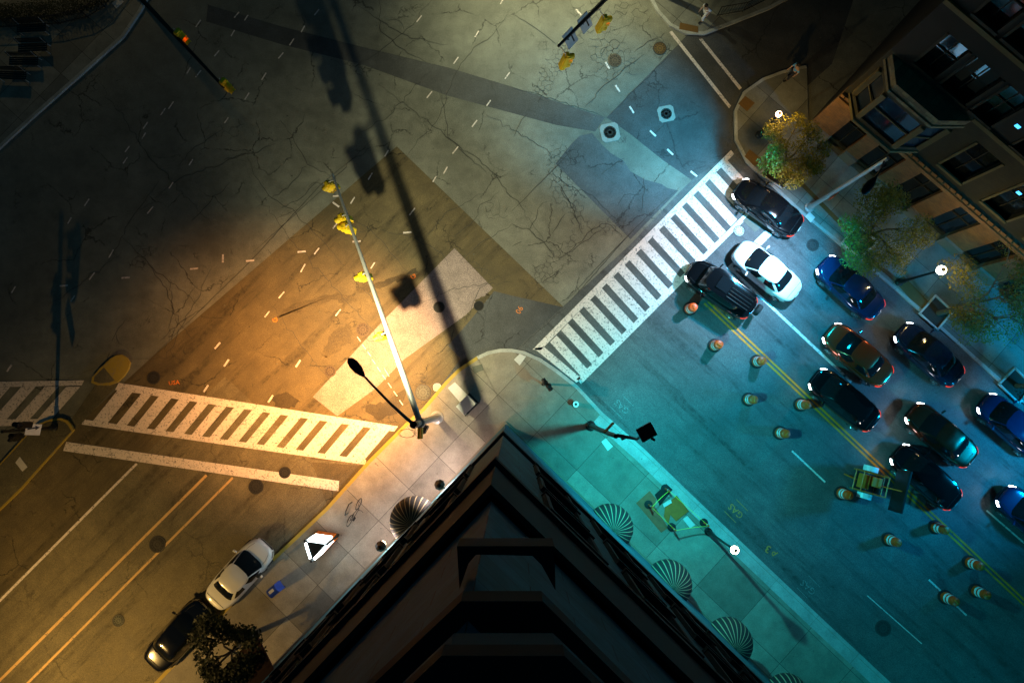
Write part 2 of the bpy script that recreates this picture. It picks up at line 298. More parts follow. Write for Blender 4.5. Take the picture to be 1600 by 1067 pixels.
for l in [[(0,90),(150,180),(280,280)],[(450,680),(550,560),(640,490),(700,430),(830,340)],[(760,330),(850,260),(900,240)],[(10,860),(60,750),(100,710)],[(1030,690),(900,830),(790,880)],[(1060,870),(1000,930),(920,980)],[(0,550),(160,590),(300,640),(600,740)],[(600,730),(970,360)]]: crack(q4(l,800,0),.04,.07)
crack([(245,551),(390,410),(500,290),(555,245),(585,215)],.045,.02); crack([(395,395),(500,300),(540,262)],.03,.02); crack([(800,555),(870,490),(885,480)],.04,.1)
for l in [[(700,70),(640,60),(560,10)],[(880,250),(760,180)],[(620,560),(540,470),(460,380),(400,300)],[(330,350),(230,240),(150,120)],[(590,130),(680,200),(760,260),(820,330),(850,380)],[(650,390),(700,330),(760,300)],[(640,430),(600,380),(540,330)],[(330,420),(300,480),(260,560),(200,560)],[(420,470),(470,540),(520,600)],[(560,210),(610,180),(680,100)],[(900,520),(870,560)]]: crack(l,.035,.14)
def gator(cx,cy,rx,ry,sp=.26,p=.75,rot=0):
    c=G(cx,cy); nx=int(rx/sp*1.2); ny=int(ry/sp*1.2); P={}
    for i in range(-nx,nx+1):
        for j in range(-ny,ny+1):
            x=(i+.5*(j%2))*sp; y=j*sp*.86
            if (x/rx)**2+(y/ry)**2+random.uniform(-.5,.5)>1 or (i-(j//2)*0+j)%3==0 and False: continue
            if ((i-(j//2))+2*j)%3==0: continue
            x+=random.uniform(-.33,.33)*sp; y+=random.uniform(-.33,.33)*sp
            P[i,j]=c+Vector((x*math.cos(rot)-y*math.sin(rot),x*math.sin(rot)+y*math.cos(rot),0))
    for (i,j),a in P.items():
        o=1 if j%2 else 0
        for d in ((1,0),(o-1,1),(o,1)):
            b=P.get((i+d[0],j+d[1]))
            if b is not None and random.random()<p:
                m_=a.lerp(b,.5)+Vector((random.uniform(-.04,.04),random.uniform(-.04,.04),0)); ck.strip([a,m_,b],random.uniform(.008,.022),.018)
for a in [(935,45,1.6,2.4,.3,.8,.4),(962,100,1.5,1.1,.22,.85,0),(862,110,.6,2.4,.18,.85,-.45),(985,15,1.2,.7,.25,.8,0),(872,255,.7,1.2,.2,.85,0),(890,320,.7,2.2,.22,.8,.6),(870,395,2.2,.45,.22,.85,.75),(855,430,1.1,.8,.2,.8,.5),(960,350,1.0,.6,.2,.8,.6),(1040,465,.8,.9,.22,.7,.5),(1015,505,.5,1.1,.25,.7,.4),(775,330,.9,.8,.25,.7,0),(742,415,1.2,.35,.22,.8,-.6),(662,610,.9,1.0,.2,.8,0),(400,742,.8,.6,.2,.8,0),(1030,75,.8,.9,.25,.8,0),(355,200,1.2,.8,.3,.5,0)]: gator(*a)
struct(ck,'road_cracks','crack')
# ------------------------------------------------------------------ painted markings
wp=MB(); yp=MB(); op=MB(); Z=.022
def q(mb,l,z=Z): mb.sheet(gp(l),z)
# left crosswalk
def lerp(a,b,t): return (a[0]+(b[0]-a[0])*t,a[1]+(b[1]-a[1])*t)
TL,TR=(186,598),(622,666); BL,BR=(131,655),(572,718)
q(wp,[TL,TR,(616,674),(180,609)]); q(wp,[BL,BR,(572,726),(128,663)])
tops=[215,243.5,275,304,333,361,389,418,446,477,507,541,575]
xs=[193]+tops+[607]
def ty(x): return 606+(x-180)*(674-609)/436+1.5
def by(x): return 656+(x-131)*63/441
for a,b in zip(xs,xs[1:]):
    ga=7 if a==215 else 6; gb=7 if b==215 else 6
    l=a+(ga if a in tops else -8); r=b-(gb if b in tops else -2)
    q(wp,[(l,ty(l)),(r,ty(r)),(r-40,by(r-40)),(l-40,by(l-40))],Z+.0005)
q(wp,[(104,690),(530,751),(529,767),(99,704)])
# far-left crosswalk
q(wp,[(-60,597),(132,594),(128,602),(-60,606)]); q(wp,[(-60,656),(75,654),(66,663),(-60,668)])
for x in (-95,-55,-17,22,58,92): q(wp,[(x+12,604),(x+34,604),(x-14,658),(x-36,658)],Z+.0005)
# right crosswalk
q(wp,[(1142,235),(1147,241),(845,547),(832,546)]); q(wp,[(1168,330),(1170,338),(908,600),(901,592)])
q(wp,[(834,544),(850,542),(907,590),(901,598)])
u=(-17.55,18.45); a0=(1122,265); 
for k in range(-1,16):
    cx=a0[0]+u[0]*k+u[0]*.5; cy=a0[1]+u[1]*k+u[1]*.5; e=.29
    tt=(cx+u[0]*-e,cy+u[1]*-e); tb=(cx+u[0]*e,cy+u[1]*e)
    s0=(-3,-3.3); s1=(51,56)
    if k<15: q(wp,[(tt[0]+s0[0],tt[1]+s0[1]),(tb[0]+s0[0],tb[1]+s0[1]),(tb[0]+s1[0],tb[1]+s1[1]),(tt[0]+s1[0],tt[1]+s1[1])],Z+.0005)
q(wp,[(1196,360),(1206,367),(1145,427),(1135,419)]); q(wp,[(1045,51),(1050,49),(1142,166),(1139,170)]); q(wp,[(1092,62),(1097,61),(1159,138),(1155,141)])
def line(mb,a,b,wd,z=Z): mb.strip([G(*a),G(*b)],wd,z)
line(wp,(1146,424),(1330,597),.16); line(wp,(1237,704),(1289,753),.10); line(wp,(1451,905),(1510,961),.10); line(wp,(1541,797),(1600,848),.10); line(wp,(1355,930),(1440,1005),.05); line(wp,(1640,640),(1700,700),.1)
for d in (0,9):
    line(yp,(1100+d*.7,474-d*.3),(1374+d*.7,733-d*.3),.12); line(yp,(1374+d*.7,733-d*.3),(1620+d*.7,964-d*.3),.12)
line(wp,(214,724),(-40,978),.14); line(op,(323,742),(-20,1082),.15); line(op,(364,746),(20,1090),.13)
# guide dashes through the junction
D=[(740,48),(770,57),(728,105),(947,92),(912,133),(878,175),(825,240),(772,302),(678,168),(708,377),(597,508),(535,580),(470,657),(272,633),(455,393),(450,425),(398,467),(392,502),(590,222),(620,232),(1490,108),(1425,190),(1342,297),(1483,387),(1423,470),(1358,560),(1288,662),(1208,480),(1157,552),(1585,238),(1527,323),(1570,3),(990,40),(1102,627),(1048,705),(1085,697),(990,785),(947,838),(880,922),(835,982),(1057,977),(348,793),(288,863),(228,933),(43,905),(218,690),(1392,533),(1165,830),(510,350),(535,330),(620,75),(1310,60)]
for x,y in D:
    a=R(57+random.uniform(-6,6)); c=G(x/2,y/2); L=random.uniform(.2,.27); v=Vector((math.cos(a),math.sin(a),0))*L; wp.strip([c-v,c+v],.075,Z)
for x,y in [(1053,613),(1115,755),(943,787),(782,815),(607,840),(393,868),(1273,727),(200,893)]:
    c=G(x/2,y/2); v=Vector((.24,.02,0)); wp.strip([c-v,c+v],.10,Z)
for x,y,an in [(354,567,57),(466,568,57),(423,623,57),(322,607,57),(15,575,57),(340,540,50),(965,139,-60),(949,103,-62),(904,20,-50),(987,172,-60),(1020,209,-45),(1047,238,-45),(1084,272,-40),(525,320,-35),(697/2,404,90)]:
    c=G(x,y); v=Vector((math.cos(R(an)),math.sin(R(an)),0))*.24; wp.strip([c-v,c+v],.11,Z)
for x,y in [(561,530),(569,542),(577,553),(584,565),(592,577),(600,589),(609,602),(618,615),(627,629)]:
    c=G(x,y); v=Vector((math.cos(R(-54)),math.sin(R(-54)),0))*.17; wp.strip([c-v,c+v],.05,Z)
line(wp,(600,575),(608,588),.04)
struct(wp,'road_markings_white','white_paint'); struct(yp,'road_markings_yellow','yellow_paint')
for m_ in [op]: struct(m_,'road_lane_lines','lane_orange')
# sprayed utility marks
def text(s,c,size,rot,m,name,bold=.0):
    cu=bpy.data.curves.new(name,'FONT'); cu.body=s; cu.size=size; cu.align_x='CENTER'; cu.align_y='CENTER'; cu.offset=bold; cu.resolution_u=2
    o=bpy.data.objects.new(name,cu); COL.objects.link(o); dg=bpy.context.evaluated_depsgraph_get(); me=bpy.data.meshes.new_from_object(o.evaluated_get(dg)); bpy.data.objects.remove(o)
    me.materials.append(MT[m]); k=bpy.data.objects.new(name,me); COL.objects.link(k); k.location=c; k.rotation_euler=(0,0,rot); tag(k,kind='structure'); return k
ln=MB(); lo=MB()
for x,y,m_,mb in [(972,635,'spray_white',ln),(1150,798,'spray_orange',lo),(1263,917,'spray_white',ln)]:
    text('GAS',G(x,y,.024),.52,R(137),m_,'road_sprayed_letters')
    for k in (-13,13):
        a=(x-9+k*.71*-1,y-9+k*.71); b=(x+9+k*.71*-1,y+9+k*.71); line(mb,a,b,.03,.024)
text('3',G(1200,857,.024),.6,R(150),'spray_orange','road_sprayed_letters',.01); text('p',G(1208,865,.024),.5,R(120),'spray_orange','road_sprayed_letters',.01)
text('G',G(430,500,.024),.4,R(110),'yellow_paint','road_sprayed_letters',.005); text('G',G(646,432,.024),.4,R(110),'yellow_paint','road_sprayed_letters',.005); text('90',G(811,484,.024),.45,R(-120),'spray_orange','road_sprayed_letters')
text('USA',G(272,598,.024),.35,R(5),'yellow_paint','road_sprayed_letters'); 
struct(ln,'road_sprayed_lines','spray_white'); struct(lo,'road_sprayed_lines','spray_orange')
# ------------------------------------------------------------------ pavements
def pave(name,kerb,rest,m,km,kw=.18,top=.147):
    k=[G(x,y) for x,y in kerb]; ins=offs(k,-kw); 
    c=sum((G(x,y) for x,y in rest),Vector())/len(rest)
    if (ins[len(ins)//2]-c).length>(k[len(k)//2]-c).length: ins=offs(k,kw)
    g=MB(); g.prism([(p.x,p.y) for p in ins]+[(G(x,y).x,G(x,y).y) for x,y in rest],-.05,top); struct(g,name,m)
    g=MB(); g.prism([(p.x,p.y) for p in k]+[(p.x,p.y) for p in ins[::-1]],-.05,.153); struct(g,name.replace('pavement','kerb'),km)
pave('pavement_corner_left',[(140,1170),(245,1062),(347,955),(425,872),(510,792),(575,720),(640,655),(660,638),(695,597),(715,577),(745,557)],[(800,662),(700,1500)],'sidewalk_concrete','yellow_kerb',.2)
pave('pavement_corner_right',[(745,557),(762,549),(782,545),(800,545),(820,549),(845,560),(870,577),(902,602),(941,644),(1005,700),(1085,777),(1280,962),(1385,1060),(1500,1170)],[(1000,1500),(700,1500),(800,662)],'sidewalk_concrete','kerb_stone',.2)
g=MB(); pts=[G(902,602),G(941,644),G(1005,700),G(1085,777),G(1280,962),G(1385,1060),G(1500,1170)]; pts=offs(pts,-.5)
if (pts[3]-G(900,900)).length>(G(1085,777)-G(900,900)).length: pts=offs([G(941,644),G(1005,700),G(1085,777),G(1280,962),G(1385,1060),G(1500,1170)],.5)
g.strip(pts[1:] if len(pts)>6 else pts,.55,.151); struct(g,'pavement_edge_band','kerb_stone')
pave('pavement_far_right',[(1258,104),(1222,112),(1190,124),(1160,145),(1146,175),(1147,220),(1165,255),(1186,276),(1250,335),(1350,415),(1445,495),(1591,625),(1750,760)],[(1900,650),(1480,370),(1262,198)],'far_sidewalk','kerb_stone')
pave('pavement_top_median',[(1000,-60),(1015,0),(1025,20),(1045,42),(1070,55),(1100,56),(1150,37),(1200,17),(1260,-15),(1330,-60)],[(1150,-90)],'far_sidewalk','kerb_stone')
pave('pavement_top_left',[(290,-110),(222,20),(195,60),(130,118),(60,180),(0,235),(-120,330)],[(-120,-110)],'far_sidewalk','kerb_stone')
def isl(name,l,m,km):
    P=gp(l); c=sum(P,Vector())/len(P); g=MB(); g.prism([tuple((c+(p-c)*1.0)[:2]) for p in P],-.05,.147); struct(g,name+'_kerb',km)
    g=MB(); g.prism([tuple((p+(c-p).normalized()*.16)[:2]) for p in P],0,.153); struct(g,name,m)
isl('median_nose',[(145,598),(146,590),(158,576),(175,560),(184,555),(192,554),(200,559),(205,567),(203,576),(196,587),(186,597),(172,602),(155,602)],'island_concrete','yellow_kerb')
g=MB(); g.sheet(gp([(163,572),(184,597),(200,581),(204,568),(199,559),(190,555),(182,556)]),.158); struct(g,'median_nose_paint','yellow_kerb')
isl('median_island',[(45,677),(62,662),(80,655),(98,653),(108,657),(114,664),(118,671),(35,765),(-90,885),(-120,830),(0,727)],'island_concrete','yellow_kerb')
g=MB(); g.sheet(gp([(66,662),(112,655),(150,600),(185,600),(118,672)]),.0245); struct(g,'median_crossing','island_concrete')
def plate(name,l,m,z,label,cat,th=.012,grp=None): 
    P=gp(l); c=sum(P,Vector())/len(P); c.z=z; g=MB(); g.prism([(p.x,p.y) for p in P],z-.03,z+th); 
    # lifting slots
    o=g.build(name,m,loc=c,bev=.004); tag(o,label,cat,grp); return o
for l,m,lb in [([(803,562),(812,553),(822,557),(812,571)],'cover_pale','pale concrete cover at the kerb beside the right crosswalk'),([(738,573),(753,569),(756,578),(741,584)],'cover_grey','grey green cover plate in the rounded corner pavement'),([(939,690),(946,684),(957,697),(949,704)],'cover_pale','pale rectangular cover beside the black signal pole'),([(700,606),(711,597),(735,621),(722,632)],'cover_pale','long segmented pale covers beside the signal cabinet'),([(1066,810),(1073,805),(1085,819),(1077,824)],'cover_pale','pale cover plate just outside the taped excavation'),([(27,722),(34,713),(46,729),(38,736)],'cover_pale','pale square cover on the left median')]:
    plate('utility_cover',l,m,.158,lb,'cover',.006)
for l,lb in [([(1062,38),(1090,44),(1090,54),(1060,48)],'brown tactile ramp plate below the person in white'),([(1163,152),(1178,163),(1166,176),(1152,164)],'brown tactile ramp plate beside the double white line end'),([(1170,235),(1188,250),(1178,262),(1162,246)],'brown tactile ramp plate at the top end of the right crosswalk')]:
    plate('tactile_plate',l,'brown_plate',.158,lb,'tactile plate',.006)
plate('road_plate',[(1160,345),(1172,334),(1192,352),(1180,363)],'cover_grey',.02,'grey patch plate in the road between crosswalk and stop line','plate',.004)
# ------------------------------------------------------------------ manholes
def manhole(x,y,r,m,label,frame=None,z=.02,grid=False):
    c=G(x,y,z); t=thing('manhole_cover',label,'manhole',c)
    if frame:
        g=MB(); s=frame; pts=[]
        for k in range(4):
            for dk in (-.18,.18):
                a=R(45+90*k+12)+dk; pts.append((c.x+s*math.cos(a)*1.35,c.y+s*math.sin(a)*1.35))
        g.prism(pts,z-.03,z+.008); g.build('concrete_collar','collar',t)
    g=MB(); g.lathe([(r*1.12,-.03),(r*1.12,.014),(r*1.0,.014),(r*.98,.004)],32,c,capb=False); g.build('ring','rust_iron' if m=='rust_iron' else 'iron',t)
    g=MB(); g.lathe([(0.0001,.008),(r*.35,.008),(r*.36,.014),(r*.5,.014),(r*.51,.008),(r*.98,.008)],28,c,capb=False)
    if not grid:
        for k in range(8):
            a=k*PI/4; g.box(c+Vector((math.cos(a)*r*.72,math.sin(a)*r*.72,.012)),(r*.36,.03,.008),a)
    g.build('lid',m,t)
    if not grid:
        g=MB()
        for rr in (.28,.62,.86): g.lathe([(r*rr,.006),(r*rr,.019),(r*(rr+.035),.019),(r*(rr+.035),.006)],26,c,capb=False)
        for k in range(12):
            a=k*PI/6+.2; g.box(c+Vector((math.cos(a)*r*.74,math.sin(a)*r*.74,.014)),(.05,.035,.01),a)
        g.build('tread','pit_dark',t)
    if grid:
        g=MB()
        for i in range(-3,4):
            hh=math.sqrt(max(0,1-(i/4)**2))*r*.95
            g.box(c+Vector((i*r/4,0,.014)),(.03,2*hh,.01)); g.box(c+Vector((0,i*r/4,.0165)),(2*hh,.03,.01))
        g.build('grate','cover_pale',t)
for a in [(567,515,.36,'rust_iron','ringed manhole cover beside the pale road slab'),(516,580,.30,'rust_iron','yellowish round cover below the crumbled patch'),(661,613,.42,'cover_grey','large grey manhole beside the signal pole foot'),(246,850,.42,'iron','dark manhole on the lane line of the left street'),(185,969,.30,'cover_grey','small grey manhole in the lower left lane'),(445,738,.30,'iron','dark manhole by the right end of the left stop line'),(400,760,.38,'iron','dark manhole with broken edge below the left stop line'),(240,590,.33,'iron','dark manhole right of the yellow median nose'),(686,480,.30,'iron','black manhole on the pale road slab'),(1380,981,.40,'iron','dark manhole in the lower right street'),(1270,383,.33,'iron','dark manhole between kerb and white sedan'),(1155,361,.30,'cover_pale','tan manhole cover right of the crosswalk end'),(961,95,.36,'rust_iron','brown manhole ringed by crazed asphalt at the top')]: manhole(*a)
manhole(1041,178,.30,'iron','black manhole in pale collar on dark asphalt near the top right corner',.44); manhole(953,207,.34,'iron','black manhole in pale collar at the end of the trench strip',.5)
manhole(683,605,.26,'pit_dark','round gridded drain at the kerb by the signal pole',None,.02,True)
manhole(748,478,.27,'pit_dark','small black drain right of the pale road slab'); manhole(1031,76,.36,'brown_plate','dark brown round cover at the top near the median')
plate('drain_plate',[(1027,60),(1036,66),(1030,84),(1020,76)],'cover_grey',.015,'grey drain plate at the road joint near the top median','plate',.004)
# ------------------------------------------------------------------ the corner building under the camera
A0=G(790,662); Ld=(G(475,992)-A0).normalized(); Rd=(G(1077,939)-A0).normalized()
BT=thing('corner_building','dark wedge shaped building whose corner points up into the junction','building',A0)
def wedge(mb,out,z0,z1,ll=30,rr=34,cut=0):
    nl=Vector((-Ld.y,Ld.x,0)); nl=-nl if nl.dot(Rd)>0 else nl; nr=Vector((Rd.y,-Rd.x,0)); nr=-nr if nr.dot(Ld)>0 else nr
    # corner moved outwards by 'out' on both faces
    def inter(o1,o2):
        p=A0+nl*o1; r=A0+nr*o2; den=Ld.x*Rd.y-Ld.y*Rd.x; d=r-p; t=(d.x*Rd.y-d.y*Rd.x)/den; return p+Ld*t
    c=inter(out,out)
    P=[c+Ld*cut,c+Rd*cut,c+Rd*rr,c+Rd*rr+Ld*12,c+Ld*ll] if cut else [c,c+Rd*rr,c+Rd*rr+Ld*12,c+Ld*ll]
    mb.prism([(p.x,p.y) for p in P],z0,z1); return c
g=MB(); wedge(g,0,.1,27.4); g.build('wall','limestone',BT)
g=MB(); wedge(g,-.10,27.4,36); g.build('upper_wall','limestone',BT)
g=MB(); wedge(g,.10,.1,.55); g.build('plinth','pier_stone',BT)
for z0,z1,o,m_ in [(10.2,11.0,.12,'dark_ledge'),(23.9,24.3,.22,'dark_ledge'),(24.3,27.4,.10,'dark_ledge')]:
    g=MB(); wedge(g,o,z0,z1); g.build('belt_course',m_,BT)
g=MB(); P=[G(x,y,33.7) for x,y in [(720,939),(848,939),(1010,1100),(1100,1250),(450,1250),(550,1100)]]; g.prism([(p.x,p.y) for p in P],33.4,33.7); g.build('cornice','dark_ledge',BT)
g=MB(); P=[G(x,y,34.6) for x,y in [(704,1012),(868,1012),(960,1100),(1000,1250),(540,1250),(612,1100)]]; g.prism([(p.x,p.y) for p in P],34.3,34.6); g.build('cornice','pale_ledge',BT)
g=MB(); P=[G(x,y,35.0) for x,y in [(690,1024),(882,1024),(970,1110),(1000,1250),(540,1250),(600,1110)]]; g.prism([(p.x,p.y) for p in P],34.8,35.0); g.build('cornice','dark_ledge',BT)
g=MB(); P=[G(x,y,32.3) for x,y in [(714,853),(866,853),(868,922),(846,882),(832,868),(744,866),(732,880),(718,920)]]; g.prism([(p.x,p.y) for p in P],31.9,32.3); g.build('bracket','dark_ledge',BT)
nl=Vector((-Ld.y,Ld.x,0)); nl=-nl if nl.dot(Rd)>0 else nl; nr=Vector((Rd.y,-Rd.x,0)); nr=-nr if nr.dot(Ld)>0 else nr
for (d,n,cnt,an) in ((Ld,nl,7,math.atan2(Ld.y,Ld.x)),(Rd,nr,8,math.atan2(Rd.y,Rd.x))):
    for zf in (12.2,16.1,20.0):
        for i in range(cnt):
            c=A0+d*(2.6+i*3.1)+n*.03; c.z=zf+1.3
            g=MB(); g.box(c,(1.5,.06,2.6),an); wn=g.build('window','glass_dark',BT)
            g=MB(); s=A0+d*(2.6+i*3.1)+n*.10; s.z=zf-.1; g.box(s,(1.9,.2,.18),an); s.z=zf+2.75; g.box(s,(1.9,.16,.2),an)
            for e in (-.85,.85):
                s=A0+d*(2.6+i*3.1+e)+n*.07; s.z=zf+1.3; g.box(s,(.16,.14,2.6),an)
            g.build('frame','dark_ledge',wn)
# awnings
def awning(px,py,n,d,label,r=1.2,grp='striped dome awnings along the corner building'):
    c=G(px,py,2.7); t=(c-A0).dot(d); c=A0+d*t+n*.02; c.z=2.7
    g=MB(); an=math.atan2(n.y,n.x); prof=[(r*math.cos(a)*1.0,1.15*math.sin(a)) for a in [i*PI/2/10 for i in range(11)]]
    prof=[(r,-.28),(r*1.0,-.05)]+prof; prof[-1]=(.001,1.15)
    g.lathe(prof,52,(0,0,0),None,-PI/2,PI/2)
    me=bpy.data.objects.new('awning',None); bpy.data.objects.remove(me)
    o=g.build('dome_awning','awning_stripe',smooth=True); o.location=c; o.rotation_euler=(0,0,an); tag(o,label,'awning',grp)
    s=o.modifiers.new('thick','SOLIDIFY'); s.thickness=.02; return o
awning(643,810,nl,Ld,'dome awning between two lanterns on the bright left wall',1.28)
awning(957,820,nr,Rd,'dome awning nearest the taped excavation'); awning(1049,907,nr,Rd,'dome awning second along the right wall, near the globe lamp shadow')
awning(1144,997,nr,Rd,'third dome awning down the right wall'); awning(1236,1086,nr,Rd,'dome awning cut off by the lower frame edge')
c=A0+Ld*17.2; g=MB(); 
P=[A0+Ld*16.6+nl*.02,A0+Ld*16.6+nl*1.9,A0+Ld*22.5+nl*1.9,A0+Ld*22.5+nl*.02]
vs=[(P[0].x,P[0].y,4.3),(P[1].x,P[1].y,3.1),(P[2].x,P[2].y,3.1),(P[3].x,P[3].y,4.3)]; vs+=[(x,y,z-.08) for x,y,z in vs]; vs+=[(P[1].x,P[1].y,2.75),(P[2].x,P[2].y,2.75)]
g.add(vs,[(0,1,2,3),(7,6,5,4),(0,4,5,1),(2,6,7,3),(1,8,9,2),(0,3,7,4)]); tag(g.build('entrance_canopy','maroon',loc=(P[0].x,P[0].y,3)),'dark red sloping canopy low on the left wall','canopy')
# wall lanterns
for (px,py,lb) in ((687,757,'black octagonal wall lantern above the striped awning, nearer the building corner'),(595,853,'black octagonal wall lantern below the striped awning')):
    c=G(px,py,3.4); t=thing('wall_lantern',lb,'lantern',c,0,'black lanterns on the left wall')
    g=MB(); g.lathe([(.02,.42),(.12,.36),(.27,.12),(.29,.05),(.29,0)],8,c); g.build('cap','black_metal',t)
    g=MB(); g.lathe([(.17,-.55),(.22,-.02)],8,c,capb=True); g.build('glass','lens_warm',t)
    g=MB(); w_=c+Vector((0,0,-.2)); dd=(w_-A0).dot(nl); g.tube([w_+Vector((0,0,.35)),w_-nl*(dd*.5)+Vector((0,0,.1)),w_-nl*(dd-.02)+Vector((0,0,-.1))],.03); g.lathe([(.05,-.62),(.19,-.55)],8,c); g.build('bracket','black_metal',t)
    point('lantern_light',c+Vector((0,0,-.78)),460 if py<800 else 200,(1,.74,.66),.12)
# ------------------------------------------------------------------ traffic signals and lamps
def head(root,c,yaw,m='signal_yellow',lit=None,scale=1.0,tilt=0):
    M=Matrix.Rotation(yaw,3,'Z')@Matrix.Rotation(tilt,3,'Y'); s=scale
    g=MB(); g.box(c,(.24*s,.36*s,1.12*s),M=M); g.box(c+M@Vector((0,0,.60*s)),(.16*s,.24*s,.10*s),M=M); g.box(c+M@Vector((-.14*s,0,0)),(.06*s,.28*s,.98*s),M=M); h=g.build('signal_head',m,root,bev=.025)
    for i in (-1,0,1):
        cc=c+M@Vector((.12*s,0,i*.36*s)); g=MB(); n=14; vs=[]
        for k in range(n+1):
            a=PI*(-.12+1.24*k/n); y,z=.155*s*math.cos(a),.155*s*math.sin(a)
            for rr,xx in ((1,0),(1,.26*s-.05*s*(1-math.sin(max(0,min(PI,a))))),(.92,.26*s-.05*s),(.92,0)): vs.append(cc+M@Vector((xx,y*rr,z*rr)))
        fs=[(k*4+j,(k+1)*4+j,(k+1)*4+(j+1)%4,k*4+(j+1)%4) for k in range(n) for j in range(4)]
        g.add(vs,fs); g.build('visor',m,h)
        g=MB(); g.lathe([(.13*s,0),(.13*s,.012)],14,cc,Matrix.Rotation(yaw,3,'Z')@Matrix.Rotation(tilt,3,'Y')@Matrix.Rotation(PI/2,3,'Y')); g.build('lens','signal_red' if lit==i else 'glass_dark',h)
    return h
def gpole(root,base,top,r0,r1,m='galvanised',name='pole'):
    g=MB(); g.lathe([(r0*2.0,0),(r0*2.0,.10),(r0*1.3,.16),(r0*1.25,.5),(r0,.55)],16,base); g.tube([base,top],r0,14,r1)
    for a in range(4): g.tube([base+Vector((math.cos(a*PI/2+.7)*r0*1.75,math.sin(a*PI/2+.7)*r0*1.75,.1)),base+Vector((math.cos(a*PI/2+.7)*r0*1.75,math.sin(a*PI/2+.7)*r0*1.75,.18))],.02,6)
    return g.build(name,m,root,smooth=True)
B=G(683,652); B.z=.15
T=thing('signal_mast','tall galvanised signal pole with long mast arm, yellow signal heads and curved lamp arm','traffic signal',B)
gpole(T,B,Vector((B.x,B.y,9.5)),.19,.13)
at=Vector((B.x,B.y,7.3)); tip=G(519,272,7.3)
g=MB(); g.tube([at,at.lerp(tip,.33)],.15,12,.125); g.tube([at.lerp(tip,.33),at.lerp(tip,.66)],.12,12,.09); g.tube([at.lerp(tip,.66),tip],.085,12,.055); g.lathe([(.24,-.3),(.24,.3)],12,at); g.build('mast_arm','galvanised',T,smooth=True)
g=MB(); pt=Vector((B.x,B.y,9.2)); lh=L1; g.tube([pt,pt.lerp(lh,.12)+Vector((0,0,.35)),pt.lerp(lh,.4)+Vector((0,0,.55)),pt.lerp(lh,.75)+Vector((0,0,.3)),lh+Vector((0,0,.03))],[.09,.075,.06,.05,.045],10); g.lathe([(.17,-.25),(.17,.3)],12,pt); g.build('lamp_arm','black_metal',T,smooth=True)
def cobra(root,c,dr,m,lens):
    d=Vector((dr.x,dr.y,0)).normalized(); n=Vector((-d.y,d.x,0)); g=MB(); prof=[(-.10,.05,.06),(.05,.12,.10),(.3,.20,.13),(.6,.21,.12),(.82,.15,.09),(.92,.05,.04)]
    vs=[];k=12
    for x,hw,hh in prof:
        for j in range(k):
            a=2*PI*j/k; vs.append(c+d*(x-.2)+n*(hw*math.cos(a))+Vector((0,0,hh*math.sin(a)*(1 if math.sin(a)>0 else .45))))
    fs=[(i*k+j,i*k+(j+1)%k,(i+1)*k+(j+1)%k,(i+1)*k+j) for i in range(len(prof)-1) for j in range(k)]+[tuple(range(k)),tuple((len(prof)-1)*k+j for j in range(k))]
    g.add(vs,fs); h=g.build('lamp_head',m,root,smooth=True)
    g=MB(); g.lathe([(.11,-.075),(.11,-.06)],14,c+d*.25); g.build('lens',lens,h); return h
cobra(T,L1,(L1-pt),'black_metal','lens_warm')
ad=(tip-at).normalized()
# direction the heads face: toward lower left street
for x,y,z,yaw,lit in ((519,290,6.7,R(222),None),(540,342,6.7,R(205),None),(545,358,6.5,R(175),None),(571,432,6.6,R(200),None),(600,524,6.6,R(205),None)):
    c=G(x,y,z); k=(c-at).dot(ad); p=at+ad*k
    g=MB(); g.tube([p,Vector((p.x,p.y,c.z+.62)).lerp(Vector((c.x,c.y,c.z+.62)),1),c+Vector((0,0,.5))],.035,8); g.build('hanger','galvanised',T); head(T,c,yaw,lit=lit,tilt=R(14))
for dx,px_ in ((0,(652,664)),):
    g=MB(); a=G(655,664,6.4); b=G(655,682,6.6); g.box(a.lerp(b,.5),(.10,.75,.5)); g.box(a.lerp(b,.5)+Vector((.13,0,0)),(.05,.75,.5)); g.build('street_sign','signal_yellow',T,bev=.01)
    c=G(664,668,4.2); head(T,c,R(250),'black_metal',scale=.8)
g=MB()
for k in range(2): g.tube([Vector((B.x-.1,B.y,8.2))]+[Vector((B.x-.5+.35*math.cos(a)*(1+.2*k),B.y-.45+.2*math.sin(a),8.0)) for a in [i*PI/4 for i in range(9)]],.012,5)
g.build('loose_cable','black_metal',T)
# black pole with floodlight on the right pavement
B2=G(935,670); B2.z=.15
B2=G(922,665); B2.z=.15
T=thing('lamp_pole','black lamp pole with short arm and square floodlight on the right pavement','lamp post',B2); top=Vector((B2.x,B2.y,10.2))
g=MB(); p2=G(946,673,8.0)
gpole(T,B2,Vector((B2.x,B2.y,9.8)),.15,.10,'black_metal')
g=MB(); e=G(996,686,9.9); g.tube([Vector((B2.x,B2.y,9.6)),G(965,680,9.8),e],[.09,.08,.06],10); g.tube([e,L2+Vector((-.15,-.05,.05))],.045,8); g.build('lamp_arm','black_metal',T,smooth=True)
g=MB(); g.box(L2+Vector((0,0,.02)),(.72,.62,.16),R(28)); g.box(L2+Vector((.28,-.3,.0)),(.2,.12,.08),R(-30)); h=g.build('floodlight','black_metal',T,bev=.03); g=MB(); g.box(L2+Vector((0,0,-.075)),(.5,.42,.02),R(28)); g.build('lens','lens_teal',h)
g=MB(); g.box(G(951,668,8.6),(.62,.06,.45),R(45)); g.build('name_plate','brown_plate',T)
g=MB(); g.tube([G(984,681,9.6),G(990,686,9.4)],.05); g.box(G(973,683,9.4),(.2,.2,.28),.4); g.build('bracket','chrome',T)
